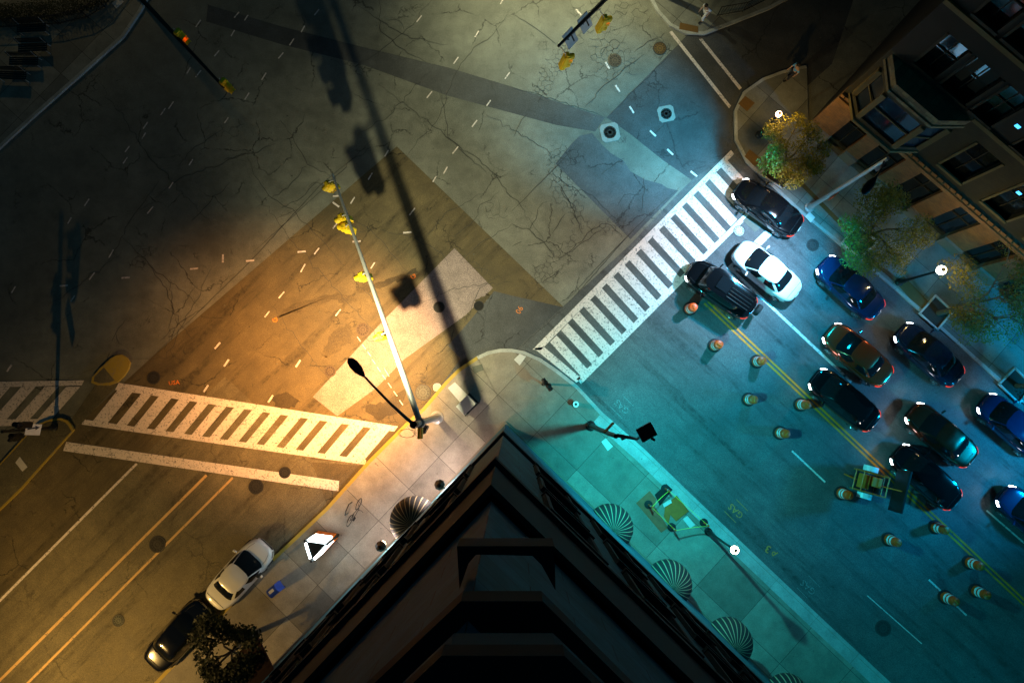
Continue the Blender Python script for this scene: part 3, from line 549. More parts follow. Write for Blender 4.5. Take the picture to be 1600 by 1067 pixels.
# tall pole in front of the brownstone
B3=G(1262,326); B3.z=.15
T=thing('lamp_pole','tall pale pole leaning across the brownstone front, with a street lamp on top','lamp post',B3)
gpole(T,B3,Vector((B3.x,B3.y,8.6)),.14,.08)
g=MB(); g.tube([Vector((B3.x,B3.y,8.3)),Vector((B3.x,B3.y,8.3)).lerp(L3,.5)+Vector((0,0,.25)),L3],.05,8); g.build('lamp_arm','black_metal',T)
cobra(T,L3+Vector((0,0,.02)),L3-Vector((B3.x,B3.y,9)),'black_metal','lens_warm')
g=MB(); g.box(Vector((B3.x+.12,B3.y-.12,3.0)),(.45,.04,.6),R(45)); g.build('street_sign','orange_plastic',T)
g=MB(); g.box(Vector((B3.x+.2,B3.y-.05,7.6)),(.3,.25,.5),R(20)); g.build('control_box','black_metal',T)
# globe lamps
def globe(base,top,m,label,r=.2,arm=None,gl='globe_glow'):
    base=base.copy(); base.z=.15; t=thing('globe_lamp',label,'lamp post',base)
    g=MB(); zt=(arm or top).z; g.lathe([(.22,0),(.22,.12),(.14,.2),(.12,.7),(.08,.8),(.065,2.0),(.055,zt-base.z-.3),(.09,zt-base.z-.25),(.05,zt-base.z-.1)],14,base); 
    if arm is not None:
        a=Vector((base.x,base.y,zt-.2)); g.tube([a,a.lerp(top,.5)+Vector((0,0,.25)),top+Vector((0,0,-.3))],.045,8)
    g.build('pole',m,t,smooth=True)
    c=Vector(top); g=MB(); g.lathe([(.001,-r)]+[(r*math.cos(a),r*math.sin(a)) for a in [R(-75+i*15) for i in range(11)]]+[(.001,r)],16,c); g.build('globe',gl,t,smooth=True)
    g=MB(); g.lathe([(.10,-r-.12),(.14,-r+.03)],12,c); g.lathe([(r*.55,r*.86),(.02,r*1.45)],12,c); g.build('cap','black_metal',t)
globe(G(1105,829),G(1148,859,4.9),'black_metal','black street lamp with a lit white globe beside the taped excavation',.20)
bb=G(1148,859,4.9)
globe(G(1402,442),Vector((G(1402,442).x,G(1402,442).y,4.1)),'dark_steel','lamp post with a bright lit globe in front of the third tree',.24)
globe(G(1184,213),Vector((G(1184,213).x,G(1184,213).y,3.2)),'dark_steel','small lamp post with an orange lit globe above the first tree',.17,gl='globe_orange')
point('globe_light',Vector((G(1402,442).x,G(1402,442).y,4.75)),130,(1,.66,.18),.1); point('globe_light',Vector((G(1184,213).x,G(1184,213).y,3.9)),150,(1,.62,.15),.1)
point('globe_light',Vector((G(1105,829).x,G(1105,829).y,5.4)),25,(1,.75,.5),.1)
# mast arms entering from the top
def topmast(a,b,z,label,sig,plates=()):
    A=G(*a,z); Bq=G(*b,z); d=(A-Bq).normalized(); base=A+d*6; base.z=.15
    t=thing('signal_mast',label,'traffic signal',base); gpole(t,base,Vector((base.x,base.y,8)),.17,.13,'dark_steel')
    g=MB(); g.tube([Vector((base.x,base.y,z)),A,Bq],[.16,.12,.07],12); g.build('mast_arm','black_metal',t,smooth=True)
    for x,y,zz,yaw,lit in sig:
        c=G(x,y,zz); k=(c-A).dot(-d); p=A-d*k; g=MB(); g.tube([Vector((p.x,p.y,z)),c+Vector((0,0,.75)),c+Vector((0,0,.5))],.03,8); g.build('hanger','galvanised',t); head(t,c,yaw,lit=lit,scale=1.05,tilt=R(12))
    for x,y,an in plates:
        c=G(x,y,z-.45); M=Matrix.Rotation(an,3,'Z')@Matrix.Rotation(R(-38),3,'X'); g=MB(); g.box(c,(.72,.03,.85),M=M); pl=g.build('sign_panel','white_metal',t)
        g=MB(); off=Vector((0,-.019,0)); P=lambda u,v:c+M@Vector((u,-.022,v))
        for (u0,v0,u1,v1) in ((.12,-.3,.12,.12),(.12,.12,-.12,.12)):
            a_,b_=P(u0,v0),P(u1,v1); dd=(b_-a_).normalized(); nn=(M@Vector((0,-1,0))).cross(dd)*.045
            g.add([a_-nn,b_-nn,b_+nn,a_+nn],[(0,1,2,3)])
        g.add([P(-.28,.12),P(-.10,.26),P(-.10,-.02)],[(0,1,2)]); g.build('arrow','black_metal',pl)
topmast((222,0),(350,137),6.6,'dark mast arm at the upper left with two yellow signal heads',[(283,57,6.3,R(-38),1),(353,133,6.3,R(-38),None)])
topmast((945,0),(872,73),6.6,'dark mast arm at the top with two arrow signs and two yellow signal heads',[(940,38,5.6,R(15),1),(882,96,5.6,R(15),1)],[(891,60,R(48)),(914,36,R(48))])
# median pole with keep right sign
B4=G(88,668); B4.z=.155; T=thing('signal_pole','short pole with black signal boxes and a white arrow sign on the left median','traffic signal',B4); gpole(T,B4,Vector((B4.x,B4.y,4.2)),.10,.08,'dark_steel')
c=G(52,671,2.6); M=Matrix.Rotation(R(80),3,'Z')@Matrix.Rotation(R(-30),3,'X'); g=MB(); g.box(c,(.6,.03,.75),M=M); pl=g.build('sign_panel','white_metal',T)
g=MB(); P=lambda u,v:c+M@Vector((u,-.022,v)); g.add([P(-.03,.3),P(.05,.3),P(.16,-.12),P(.08,-.14)],[(0,1,2,3)]); g.add([P(-.02,-.1),P(.22,-.05),P(.14,-.3)],[(0,1,2)]); g.build('arrow','black_metal',pl)
head(T,G(38,664,3.4),R(170),'black_metal',scale=.9); head(T,G(26,681,3.0),R(240),'black_metal',scale=.8)
g=MB(); g.tube([Vector((B4.x,B4.y,3.9)),G(38,664,4.0),G(26,681,3.6)],.03); g.build('hanger','black_metal',T)
# pedestrian signal, hydrant-like bollard
B5=G(849,600); B5.z=.15; T=thing('pedestrian_signal','small black pedestrian signal post beside the right crosswalk','pedestrian signal',B5); gpole(T,B5,Vector((B5.x,B5.y,3.0)),.06,.05,'black_metal')
head(T,G(857,603,2.7),R(-60),'black_metal',scale=.75); head(T,G(852,598,2.5),R(120),'black_metal',scale=.7)
c=G(897,631); c.z=.15; T=thing('bollard','short bollard with a white ring top on the right pavement','bollard',c); g=MB(); g.lathe([(.16,0),(.13,.06),(.115,.8),(.13,.82),(.13,.92),(.06,.93),(.055,.90)],18,c); g.build('post','dark_steel',T,smooth=True); g=MB(); g.lathe([(.085,.94),(.165,.94),(.165,.965),(.085,.965),(.085,.94)],20,c,capb=False); g.build('ring','white_band',T)
# signal cabinet
c=G(731,632); c.z=.15; T=thing('signal_cabinet','grey metal signal cabinet on a dark base in the corner pavement','cabinet',c,R(45)); M=Matrix.Rotation(R(45),3,'Z')
g=MB(); g.box(c+Vector((0,0,.1)),(1.1,.8,.2),M=M); g.build('base','dark_steel',T); g=MB(); g.box(c+Vector((0,0,.85)),(.85,.6,1.3),M=M); g.box(c+Vector((0,0,1.52)),(.92,.68,.06),M=M); g.build('box','galvanised',T,bev=.02); g=MB(); g.box(c+M@Vector((0,.31,.85)),(.7,.02,1.1),M=M); g.box(c+M@Vector((.25,.335,.85)),(.04,.04,.16),M=M); g.build('door','dark_steel',T)
# ------------------------------------------------------------------ kiosk
KA,KB,KC=G(477,844,2.4),G(512,849,2.4),G(487,876,2.4); kc=(KA+KB+KC)/3; kc.z=.15
T=thing('advertising_kiosk','triangular advertising kiosk with glowing white panels and an orange foot','kiosk',kc)
tri=[KA,KB,KC]; ins=[p.lerp(Vector((kc.x,kc.y,p.z)),.06) for p in tri]
g=MB(); g.prism([(p.x,p.y) for p in ins],.0+.15,2.38); g.build('core','dark_steel',T)
for i in range(3):
    a,b=tri[i],tri[(i+1)%3]; d=(b-a).normalized(); n=Vector((d.y,-d.x,0)); n=-n if n.dot(a-kc)<0 else n; mid=a.lerp(b,.5); L=(b-a).length-.28; an=math.atan2(d.y,d.x)
    g=MB(); z0=1.0; g.box(Vector((mid.x,mid.y,(2.42+z0)/2))+n*.03,(L,.13,2.40-z0),an); g.build('lit_panel','panel_glow',T)
    g=MB(); g.box(Vector((mid.x,mid.y,(z0+.3)/2))+n*.03,(L+.1,.15,z0-.3),an); g.build('lower_panel','orange_panel',T)
    g=MB(); g.tube([Vector((a.x,a.y,.15)),Vector((a.x,a.y,2.5))],.07,8); g.build('corner_post','dark_steel',T)
# ------------------------------------------------------------------ mail bin, meter, bicycle, barrier
c=G(438,914); c.z=.15; T=thing('mailbox','blue mailbox with rounded top on the left pavement','mailbox',c,R(40)); M=Matrix.Rotation(R(40),3,'Z'); g=MB(); vs=[]; n=10
prof=[(-.26,.18),(.26,.18),(.26,.95)]+[(.26*math.cos(PI*k/n),.95+.26*math.sin(PI*k/n)) for k in range(1,n)]+[(-.26,.95)]
for x in (-.28,.28): vs+=[c+M@Vector((x,y,z)) for y,z in prof]
k=len(prof); g.add(vs,[tuple(range(k)),tuple(range(2*k-1,k-1,-1))]+[(i,(i+1)%k,k+(i+1)%k,k+i) for i in range(k)]); g.build('box','bin_blue',T,bev=.015)
g=MB(); 
for sx in (-.24,.24):
    for sy in (-.2,.2): g.box(c+M@Vector((sx,sy,.09)),(.05,.05,.18),M=M)
g.build('legs','dark_steel',T); g=MB(); g.box(c+M@Vector((0,.06,1.205)),(.3,.16,.01),M=M); g.build('label','cover_pale',T)
c=G(419,888); c.z=.15; T=thing('parking_meter','slim parking meter post beside the kerb by the white sedan','parking meter',c); g=MB(); g.tube([c,c+Vector((0,0,1.1))],.035,8); g.build('post','dark_steel',T); g=MB(); g.box(c+Vector((0,0,1.25)),(.22,.14,.32),R(45)); g.lathe([(.11,1.40),(.09,1.48),(.001,1.52)],12,c); g.build('meter_head','dark_steel',T,bev=.02)
def bicycle(c,yaw,label,lean=R(12)):
    T=thing('bicycle',label,'bicycle',c,yaw); M=Matrix.Rotation(yaw,3,'Z')@Matrix.Rotation(lean,3,'X'); P=lambda x,z,y=0:c+M@Vector((x,y,z))
    for x in (-.52,.52):
        g=MB(); g.tube([P(x+.33*math.cos(a),.34+.33*math.sin(a)) for a in [2*PI*k/20 for k in range(21)]],.022,6,cap=False); w_=g.build('wheel','rubber',T)
        g=MB()
        for k in range(8): g.tube([P(x,.34),P(x+.32*math.cos(k*PI/4),.34+.32*math.sin(k*PI/4))],.004,4)
        g.build('spokes','chrome',w_)
    g=MB(); 
    for a,b in (((-.52,.34),(-.08,.34)),((-.08,.34),(-.2,.85)),((-.52,.34),(-.18,.75)),((-.18,.75),(.36,.8)),((-.08,.34),(.38,.68)),((.35,.92),(.52,.34))): g.tube([P(*a),P(*b)],.018,6)
    g.build('frame','dark_steel',T); g=MB(); g.tube([P(.33,.95,-.26),P(.40,.98,-.1),P(.36,.96,0),P(.40,.98,.1),P(.33,.95,.26)],.015,6); g.build('handlebar','black_metal',T); g=MB(); g.box(P(-.2,.9),(.24,.12,.05),M=M); g.build('saddle','rubber',T,bev=.02)
c=G(553,796); c.z=.15; bicycle(c,R(62),'dark bicycle leaning at the kerb side rack on the left pavement',R(25))
c=G(548,792); c.z=.15; g=MB(); g.tube([c+Vector((-.1,-.3,0)),c+Vector((-.1,-.3,.75)),c+Vector((0,0,.9)),c+Vector((.1,.3,.75)),c+Vector((.1,.3,0))],.03,8); tag(g.build('bike_rack','dark_steel',loc=c),'bent pipe bicycle rack on the left pavement','bike rack')
# ------------------------------------------------------------------ taped excavation
def sheetbox(name,l,m,z,label,cat): 
    P=gp(l); c=sum(P,Vector())/len(P); g=MB(); g.prism([(p.x,p.y) for p in P],z,z+.025); return tag(g.build(name,m,loc=(c.x,c.y,z)),label,cat)
sheetbox('pit',[(1040,755),(1050,764),(1030,789),(1022,772)],'pit_dark',.150,'dark open pit at the top corner of the taped excavation','pit')
sheetbox('plywood_sheet',[(1014,766),(1024,778),(1022,790),(1043,823),(1032,831),(993,785)],'plywood',.158,'dark brown plywood sheet on the building side of the excavation','plywood sheet')
sheetbox('plywood_sheet',[(1056,773),(1075,797),(1055,813),(1046,803),(1043,818),(1036,806),(1038,789)],'ply_yellow',.19,'yellowish plywood sheet at the kerb side of the excavation','plywood sheet')
g=MB(); g.prism([tuple(G(x,y)[:2]) for x,y in [(1034,786),(1046,779),(1048,784),(1036,791)]],.2,.3); tag(g.build('timber_block','cover_pale',loc=G(1041,785,.2)),'pale notched board lying across the pit edge','board')
tops=[]
for x,y,lb in ((1038,762,'delineator post at the top corner of the taped excavation'),(1012,787,'delineator post on the dark plywood sheet'),(1048,822,'delineator post at the lower corner of the taped excavation'),(1098,815,'delineator post nearest the globe lamp pole')):
    c=G(x,y); c.z=.19; T=thing('delineator_post',lb,'delineator',c,0,'posts holding yellow tape'); g=MB(); g.lathe([(.24,0),(.24,.05),(.14,.10),(.05,.11)],14,c); g.build('rubber_base','rubber',T); g=MB(); g.lathe([(.05,.1),(.045,1.05),(.03,1.08)],12,c); g.build('post','orange_plastic',T); g=MB(); g.lathe([(.052,.7),(.052,.85)],12,c,capb=False); g.build('reflector','white_band',T); tops.append(c+Vector((0,0,1.0)))
g=MB(); loop=[tops[0],tops[1],tops[2],tops[3],tops[0]]
for a,b in zip(loop,loop[1:]):
    pts=[a.lerp(b,k/8)-Vector((0,0,.12*math.sin(PI*k/8))) for k in range(9)]; g.add([p+Vector((0,0,s)) for p in pts for s in (-.04,.04)],[(2*i,2*i+2,2*i+3,2*i+1) for i in range(8)]); g.tube(pts,.012,4)
tag(g.build('caution_tape','tape',loc=loop[0]),'yellow caution tape strung round four posts at the excavation','tape')
# ------------------------------------------------------------------ drums
def drum():
    T=thing('traffic_drum','x','traffic drum',(0,0,0),0,'orange traffic drums along the closed lane'); 
    g=MB(); g.lathe([(.40,0),(.40,.05),(.33,.09),(.30,.09)],26); g.build('rubber_base','rubber',T,smooth=True)
    g=MB(); g.lathe([(.30,.08),(.295,.27),(.28,.28),(.275,.50),(.26,.51),(.255,.72),(.24,.73),(.235,.97),(.20,1.0),(.05,1.01),(.001,1.01)],26); b=g.build('barrel','orange_plastic',T,smooth=True)
    for z0,z1,r0,r1 in ((.30,.46,.287,.285),(.54,.70,.267,.264)):
        g=MB(); g.lathe([(r0,z0),(r1,z1)],26,capb=False); g.build('white_band','white_band',T,smooth=True)
    g=MB(); g.tube([(-.13,0,1.0),(-.10,0,1.07),(.10,0,1.07),(.13,0,1.0)],.018,6); g.build('handle','orange_panel',T); return T
dr=drum(); bl=[(1077,483,'drum just below the black wagon and the crosswalk'),(1116,540,'drum left of the first stretch of double yellow line'),(1182,565,'upper drum standing on the double yellow line'),(1169,624,'drum west of the line, level with the front of the black sedan'),(1250,632,'lower drum standing on the double yellow line, by the black sedan'),(1218,676,'drum above the short white lane dash'),(1314,770,'drum touching the yellow arrow board trailer'),(1388,842,'lone drum left of the line below the trailer'),(1461,823,'drum on the line right below the dark sedan'),(1514,878,'drum on the double yellow line nearest the right edge'),(1524,922,'right drum of the lowest pair'),(1476,932,'drum standing on the lower white lane dash')]
for i,(x,y,lb) in enumerate(bl):
    o=dr if i==0 else dup(dr,(0,0,0),0); o.location=G(x,y,.012); o.rotation_euler=(0,0,random.uniform(0,3)); o['label']='orange and white '+lb
# ------------------------------------------------------------------ arrow board trailer
c=G(1350,752,0); T=thing('arrow_board_trailer','yellow tube frame trailer with white mudguards and a dark upright message board','trailer',c,R(-16)); M=Matrix.Rotation(R(-16),3,'Z'); P=lambda x,y,z:c+M@Vector((x,y,z))
g=MB()
for a,b in (((-.8,-.55,.5),(.8,-.55,.5)),((-.8,.55,.5),(.8,.55,.5)),((-.8,-.55,.5),(-.8,.55,.5)),((.8,-.55,.5),(.8,.55,.5)),((-.1,-.55,.5),(-.1,.55,.5)),((.35,-.55,.5),(.35,.55,.5)),((-.8,0,.5),(.8,0,.5))): g.tube([P(*a),P(*b)],.04,6)
for x in (-.7,.7): 
    for y in (-.55,.55): g.tube([P(x,y,.02),P(x,y,1.25)],.035,6)
for a,b in (((-.7,-.55,1.2),(.7,-.55,1.2)),((-.7,.55,1.2),(.7,.55,1.2)),((-.7,-.55,1.2),(-.7,.55,1.2)),((.7,-.55,1.2),(.7,.55,1.2)),((.7,0,.5),(.7,0,2.6)),((-.1,-.55,.5),(.7,-.55,1.2))): g.tube([P(*a),P(*b)],.035,6)
g.tube([P(0,-.1,.35),P(0,.9,.35)],.04); g.tube([P(-.8,0,.45),P(-1.4,.1,.4)],.04); g.build('frame','trailer_yellow',T)
for y in (-.78,.78):
    g=MB(); g.lathe([(.16,-.1),(.31,-.1),(.33,-.06),(.33,.06),(.31,.1),(.16,.1)],20,P(0,y,.33),M@Matrix.Rotation(PI/2,3,'X')); w_=g.build('wheel','rubber',T,smooth=True); g=MB(); g.lathe([(.16,-.08),(.16,.08)],12,P(0,y,.33),M@Matrix.Rotation(PI/2,3,'X')); g.build('rim','rim_metal',w_)
    g=MB(); vs=[P(.42*math.cos(a),y+s,.36+.4*math.sin(a)) for a in [PI*k/10 for k in range(11)] for s in (-.15,.15)]; g.add(vs,[(2*i,2*i+2,2*i+3,2*i+1) for i in range(10)]); o=g.build('mudguard','white_metal',T); o.modifiers.new('t','SOLIDIFY').thickness=.02
g=MB(); g.box(P(0,0,.52),(1.5,1.0,.03),M=M); g.build('deck','dark_steel',T); g=MB(); g.box(P(-.42,0,.76),(.5,.8,.42),M=M); g.box(P(.25,.12,.74),(.55,.55,.36),M=M); g.build('battery_box','trailer_yellow',T,bev=.03)
g=MB(); g.box(P(.86,0,2.15),(.12,2.3,1.25),M=M); b=g.build('message_board','black_metal',T,bev=.02)
g=MB()
for i in range(5):
    for j in range(9): g.lathe([(.045,0),(.04,.03),(.001,.035)],8,P(.93,-.96+.24*j,1.7+.22*i),M@Matrix.Rotation(PI/2,3,'Y'))
g.build('lamp_dots','dark_steel',b); g=MB(); g.box(P(1.35,.1,1.2),(.05,1.5,.35),M=M); g.tube([P(.9,0,1.3),P(1.35,0,1.3)],.04); g.build('solar_panel','glass_blue',T)
# ------------------------------------------------------------------ vehicles
def superel(a,lx,ly,n): c,s=math.cos(a),math.sin(a); return (lx*math.copysign(abs(c)**(2/n),c),ly*math.copysign(abs(s)**(2/n),s))
def car(label,f,b,pm,style='sedan',on=False,brake=True,wd=1.84,cat='car',grp=None,lightp=0):
    Fp=G(*f,.7); Bp=G(*b,.7); c=(Fp+Bp)/2; c.z=0; d=Fp-Bp; L=min(5.1,max(4.35,Vector((d.x,d.y,0)).length)); yaw=math.atan2(d.y,d.x)
    T=thing('parked_car' if not on else 'car',label,cat,c,yaw,grp); suv=style=='suv'; zb=1.02 if suv else .90; M=Matrix.Rotation(yaw,3,'Z'); W=lambda x,y,z:c+M@Vector((x,y,z))
    hl,hw=L/2,wd/2
    def zs(x,z):   # lower the nose, lift the tail
        s=x/hl; k=1-.16*max(0,s)**2.2-(.03*max(0,-s)**3); return z*(k if z>.4 else 1)
    n=64; layers=[(.20,.93,.90),(.26,.965,.95),(.42,.995,.99),(.58,1,1),(zb-.22,.995,.995),(zb-.12,.985,.965),(zb-.05,.97,.925),(zb,.945,.885)]
    layers+=[(zb+.018,.90,.83),(zb+.03,.80,.72),(zb+.038,.6,.5),(zb+.04,.3,.25)]
    vs=[]; npow=4.2 if suv else 4.3
    for z,sx,sy in layers:
        for j in range(n):
            x,y=superel(2*PI*(j+.5)/n,hl*sx,hw*sy,npow); fy=1-.07*max(0,x/hl)**3-.05*max(0,-x/hl)**3; vs.append(W(x,y*fy,zs(x,z)))
    k=len(layers); fs=[(i*n+j,i*n+(j+1)%n,(i+1)*n+(j+1)%n,(i+1)*n+j) for i in range(k-1) for j in range(n)]+[tuple((k-1)*n+j for j in range(n)),tuple(range(n-1,-1,-1))]
    gbody=MB(); gbody.add(vs,fs); nbody=len(fs)
    # hood, trunk and door seams
    def top(x,y): return zs(x,zb)+.034-.03*(abs(y)/hw)**2.0
    # cabin
    if suv: x0,x1,r0,r1,ry,zr,by_=-hl+.16,hl*.42,-hl+.34,hl*.20,.70,1.80,.80
    elif style=='hatch': x0,x1,r0,r1,ry,zr,by_=-hl+.2,hl*.50,-hl+.85,hl*.10,.66,1.46,.835
    else: x0,x1,r0,r1,ry,zr,by_=-hl*.80,hl*.46,-hl*.36,hl*.10,.655,1.41,.835
    def cab(a,t,o=0):
        cx=((x0+x1)/2)*(1-t)+((r0+r1)/2)*t; lx=((x1-x0)/2)*(1-t)+((r1-r0)/2)*t+o; ly=by_*(1-t)+ry*t+o*.8; tt=t+.10*math.sin(PI*t)
        x,y=superel(a,lx,ly,4.6*(1-t)+3.9*t); zbase=zs(x,zb)+.0; return W(x,y,zbase+(zr-zb)*min(1,tt*.97))
    n=72; vs=[]; m_=7
    for i in range(m_):
        for j in range(n): vs.append(cab(2*PI*(j+.5)/n,i/(m_-1)))
    base=len(vs); extra=[(.93,.025),(.8,.045),(.55,.065),(.25,.075)]; cx=(r0+r1)/2; lx=(r1-r0)/2
    for s,dz in extra:
        for j in range(n):
            x,y=superel(2*PI*(j+.5)/n,lx*s,ry*s,3.9); vs.append(W(cx+x,y,zs(cx,zb)+(zr-zb)*.97+dz))
    tot=m_+len(extra); fs=[(i*n+j,i*n+(j+1)%n,(i+1)*n+(j+1)%n,(i+1)*n+j) for i in range(tot-1) for j in range(n)]+[tuple((tot-1)*n+j for j in range(n))]
    g=MB(); g.add(vs,fs); g.build('cabin',pm,T,smooth=True)
    def glass(nm,a0,a1,t0,t1,mt='glass_dark'):
        g=MB(); na,ntt=14,6; vs=[cab(a0+(a1-a0)*i/na,t0+(t1-t0)*j/ntt,.012) for i in range(na+1) for j in range(ntt+1)]
        fs=[(i*(ntt+1)+j,(i+1)*(ntt+1)+j,(i+1)*(ntt+1)+j+1,i*(ntt+1)+j+1) for i in range(na) for j in range(ntt)]; g.add(vs,fs); return g.build(nm,mt,T,smooth=True)
    wa=R(40); glass('windshield',-wa,wa,.04,.93); glass('rear_window',PI-R(36),PI+R(36),.08 if not suv else .35,.9)
    for sg in (1,-1):
        e=PI/2*sg
        if suv:
            glass('side_window',e-R(38)*sg,e-R(6)*sg,.28,.88); glass('side_window',e-R(3)*sg,e+R(24)*sg,.28,.88); glass('side_window',e+R(27)*sg,e+R(44)*sg,.30,.86)
        else: glass('side_window',e-R(40)*sg,e-R(2)*sg,.12,.88); glass('side_window',e+R(1)*sg,e+R(36)*sg,.12,.88)
    wx=hl*.60; sd=lambda x:hw*(1-abs(x/hl)**npow)**(1/npow)*.995*(1-.07*max(0,x/hl)**3-.05*max(0,-x/hl)**3)
    for x in (wx,-wx*1.02):
        for sg in (1,-1):
            y=sd(x)*sg; Mx=M@Matrix.Rotation(-PI/2*sg,3,'X'); cc=W(x,y,.34); rr=.36 if suv else .33
            g=MB(); g.lathe([(rr*.62,-.2),(rr,-.2),(rr+.005,-.02),(rr-.02,.018),(rr*.7,.024)],26,W(x,y,rr),Mx); w_=g.build('wheel','rubber',T,smooth=True)
            g=MB(); g.lathe([(rr*.70,.0),(rr*.70,.03),(rr*.63,.034),(rr*.60,.012)],22,W(x,y,rr),Mx,capb=False)
            for q_ in range(5):
                a=q_*2*PI/5+.3; MM=Mx@Matrix.Rotation(a,3,'Z'); g.box(W(x,y,rr)+MM@Vector((rr*.34,0,.026)),(rr*.62,.075,.02),M=MM)
            g.lathe([(.06,.02),(.05,.045),(.001,.046)],10,W(x,y,rr),Mx); g.build('rim','rim_metal',w_)
            # arch lip
            g=MB(); vs=[]; 
            for q_ in range(13):
                a=PI*q_/12
                for ro in (rr+.02,rr+.065): vs.append(W(x+ro*math.cos(a),y+.012*sg,rr+ro*math.sin(a)))
            g.add(vs,[(2*i,2*i+2,2*i+3,2*i+1) for i in range(12)]); g.build('wheel_arch','rubber',T)
    for sg in (1,-1):
        fx=hl*.885; g=MB(); vs=[]
        for i in range(9):
            a=R(22+i*3.0)*sg; 
            for zz,sc in ((zb-.27,1.003),(zb-.19,1.0),(zb-.13,.985)):
                x,y=superel(a,hl*sc,hw*sc*.99,npow); fy=1-.07*max(0,x/hl)**3; vs.append(W(x+.008,y*fy+.006*sg,zs(x,zz)+.012))
        g.add(vs,[(3*i+j,3*(i+1)+j,3*(i+1)+j+1,3*i+j+1) for i in range(8) for j in range(2)]); g.build('headlight','headlight_on' if on else 'rim_metal',T,smooth=True)
        g=MB(); vs=[]
        for i in range(8):
            a=PI-R(16+i*4.5)*sg
            for zz,sc in ((zb-.26,1.003),(zb-.12,.99)):
                x,y=superel(a,hl*sc,hw*sc*.985,npow); fy=1-.05*max(0,-x/hl)**3; vs.append(W(x-.008,y*fy+.008*sg,zs(x,zz)+.008))
        g.add(vs,[(2*i,2*i+2,2*i+3,2*i+1) for i in range(7)]); g.build('taillight','tail_on' if on and brake else 'maroon',T,smooth=True)
        g=MB(); mx=x1*.86; g.box(W(mx,(hw+.09)*sg,zb+.06),(.10,.20,.13),M=M@Matrix.Rotation(R(12)*sg,3,'Z')); g.box(W(mx,(hw-.02)*sg,zb+.02),(.06,.12,.04),M=M); g.build('mirror',pm,T,bev=.025)
    g=MB(); vs=[]
    for i in range(9):
        a=R(-13+i*3.25)
        for zz in (zb-.34,zb-.17): x,y=superel(a,hl,hw,npow); vs.append(W(x+.012,y,zs(x,zz)))
    g.add(vs,[(2*i,2*i+2,2*i+3,2*i+1) for i in range(8)]); g.build('grille','black_metal',T)
    g=MB(); g.box(W(-hl-.004,0,.62),(.02,.32,.16),M=M); g.build('number_plate','white_metal',T)
    g=gbody
    for sg in (1,-1):
        pts=[(x1*1.0,.62*sg),(hl*.72,.60*sg),(hl*.86,.50*sg)]; g.tube([W(x,y,top(x,y)+.004) for x,y in pts],.009,4)
    if not suv: g.tube([W(-hl*.83,y,top(-hl*.83,y)+.004) for y in (-.62,-.3,0,.3,.62)],.009,4)
    for sg in (1,-1):
        for x in (x1*.72,-.12,-hl*.42): g.tube([W(x,(hw+.001)*sg*1.0,z) for z in (.34,.5,zb-.26)],.007,4)
    gbody.build('body',pm,T,smooth=True,m2=('rubber',nbody))
    if suv:
        zt=zb+(zr-zb)*.97+.06
        g=MB()
        for y in (-.5,-.3,-.1,.1,.3,.5): g.tube([W(x,y,zs(x,zb)+(zr-zb)*.97+.085) for x in (-hl+.5,-hl+1.2,-hl+1.9)],.022,6)
        g.build('roof_rack','chrome',T); g=MB(); g.box(W(.15,0,zs(.3,zb)+(zr-zb)*.97+.075),(.75,.8,.02),M=M); g.build('sunroof','glass_dark',T,bev=.02)
        g=MB(); g.lathe([(.16,-.12),(.33,-.12),(.36,-.08),(.36,.08),(.33,.12),(.12,.12)],24,W(-hl-.16,-.15,.95),M@Matrix.Rotation(PI/2,3,'Y')); g.build('spare_wheel','rubber',T,smooth=True)
    if on and lightp:
        for sg in (.6,-.6):
            p=W(hl+.08,sg,.62); spot('headlamp_beam',p,lightp*.08,(1,.85,.72),100,.9,.08,p+M@Vector((3,0,-.62)))
    return T
Q='cars queued in the open lanes'
car('black sedan beside the far kerb, its nose on the right crosswalk',(1156,293),(1245,355),'paint_black',on=True,lightp=60,grp=Q)
car('white sedan waiting in the middle of the open lanes',(1155,388),(1243,459),'paint_white',on=False,grp=Q,cat='car')
car('black boxy wagon with roof rack and spare wheel behind the crosswalk',(1083,422),(1170,482),'paint_black','suv',on=True,lightp=60,wd=1.9,grp=Q)
car('blue sedan beside the far kerb behind the first black sedan',(1290,412),(1370,486),'paint_blue',on=True,lightp=40,grp=Q)
car('gold brown sedan with lit headlights in the middle lane',(1295,515),(1388,594),'paint_gold',on=True,lightp=120,grp=Q)
car('black sedan next to the double yellow line, right of the drums',(1273,587),(1368,663),'paint_black','hatch',on=True,lightp=120,grp=Q)
car('dark blue sedan in the kerb lane, right of the gold brown sedan',(1410,516),(1496,592),'paint_navy',on=True,lightp=120,grp=Q)
car('blue hatchback at the far end of the kerb lane near the right edge',(1540,627),(1628,704),'paint_blue','hatch',on=True,lightp=120,grp=Q)
car('olive sedan with glaring headlights in the middle lane',(1424,640),(1520,720),'paint_olive',on=True,lightp=160,grp=Q)
car('dark sedan behind the arrow board trailer',(1403,706),(1493,785),'paint_black','hatch',on=True,lightp=160,grp=Q)
car('blue sedan cut off by the right frame edge',(1570,772),(1660,850),'paint_blue',on=True,lightp=120,grp=Q)
car('white sedan parked along the left kerb',(414,852),(333,942),'paint_white',grp='cars parked along the left kerb')
car('black sedan parked along the left kerb behind the white one',(322,946),(236,1040),'paint_black',grp='cars parked along the left kerb')
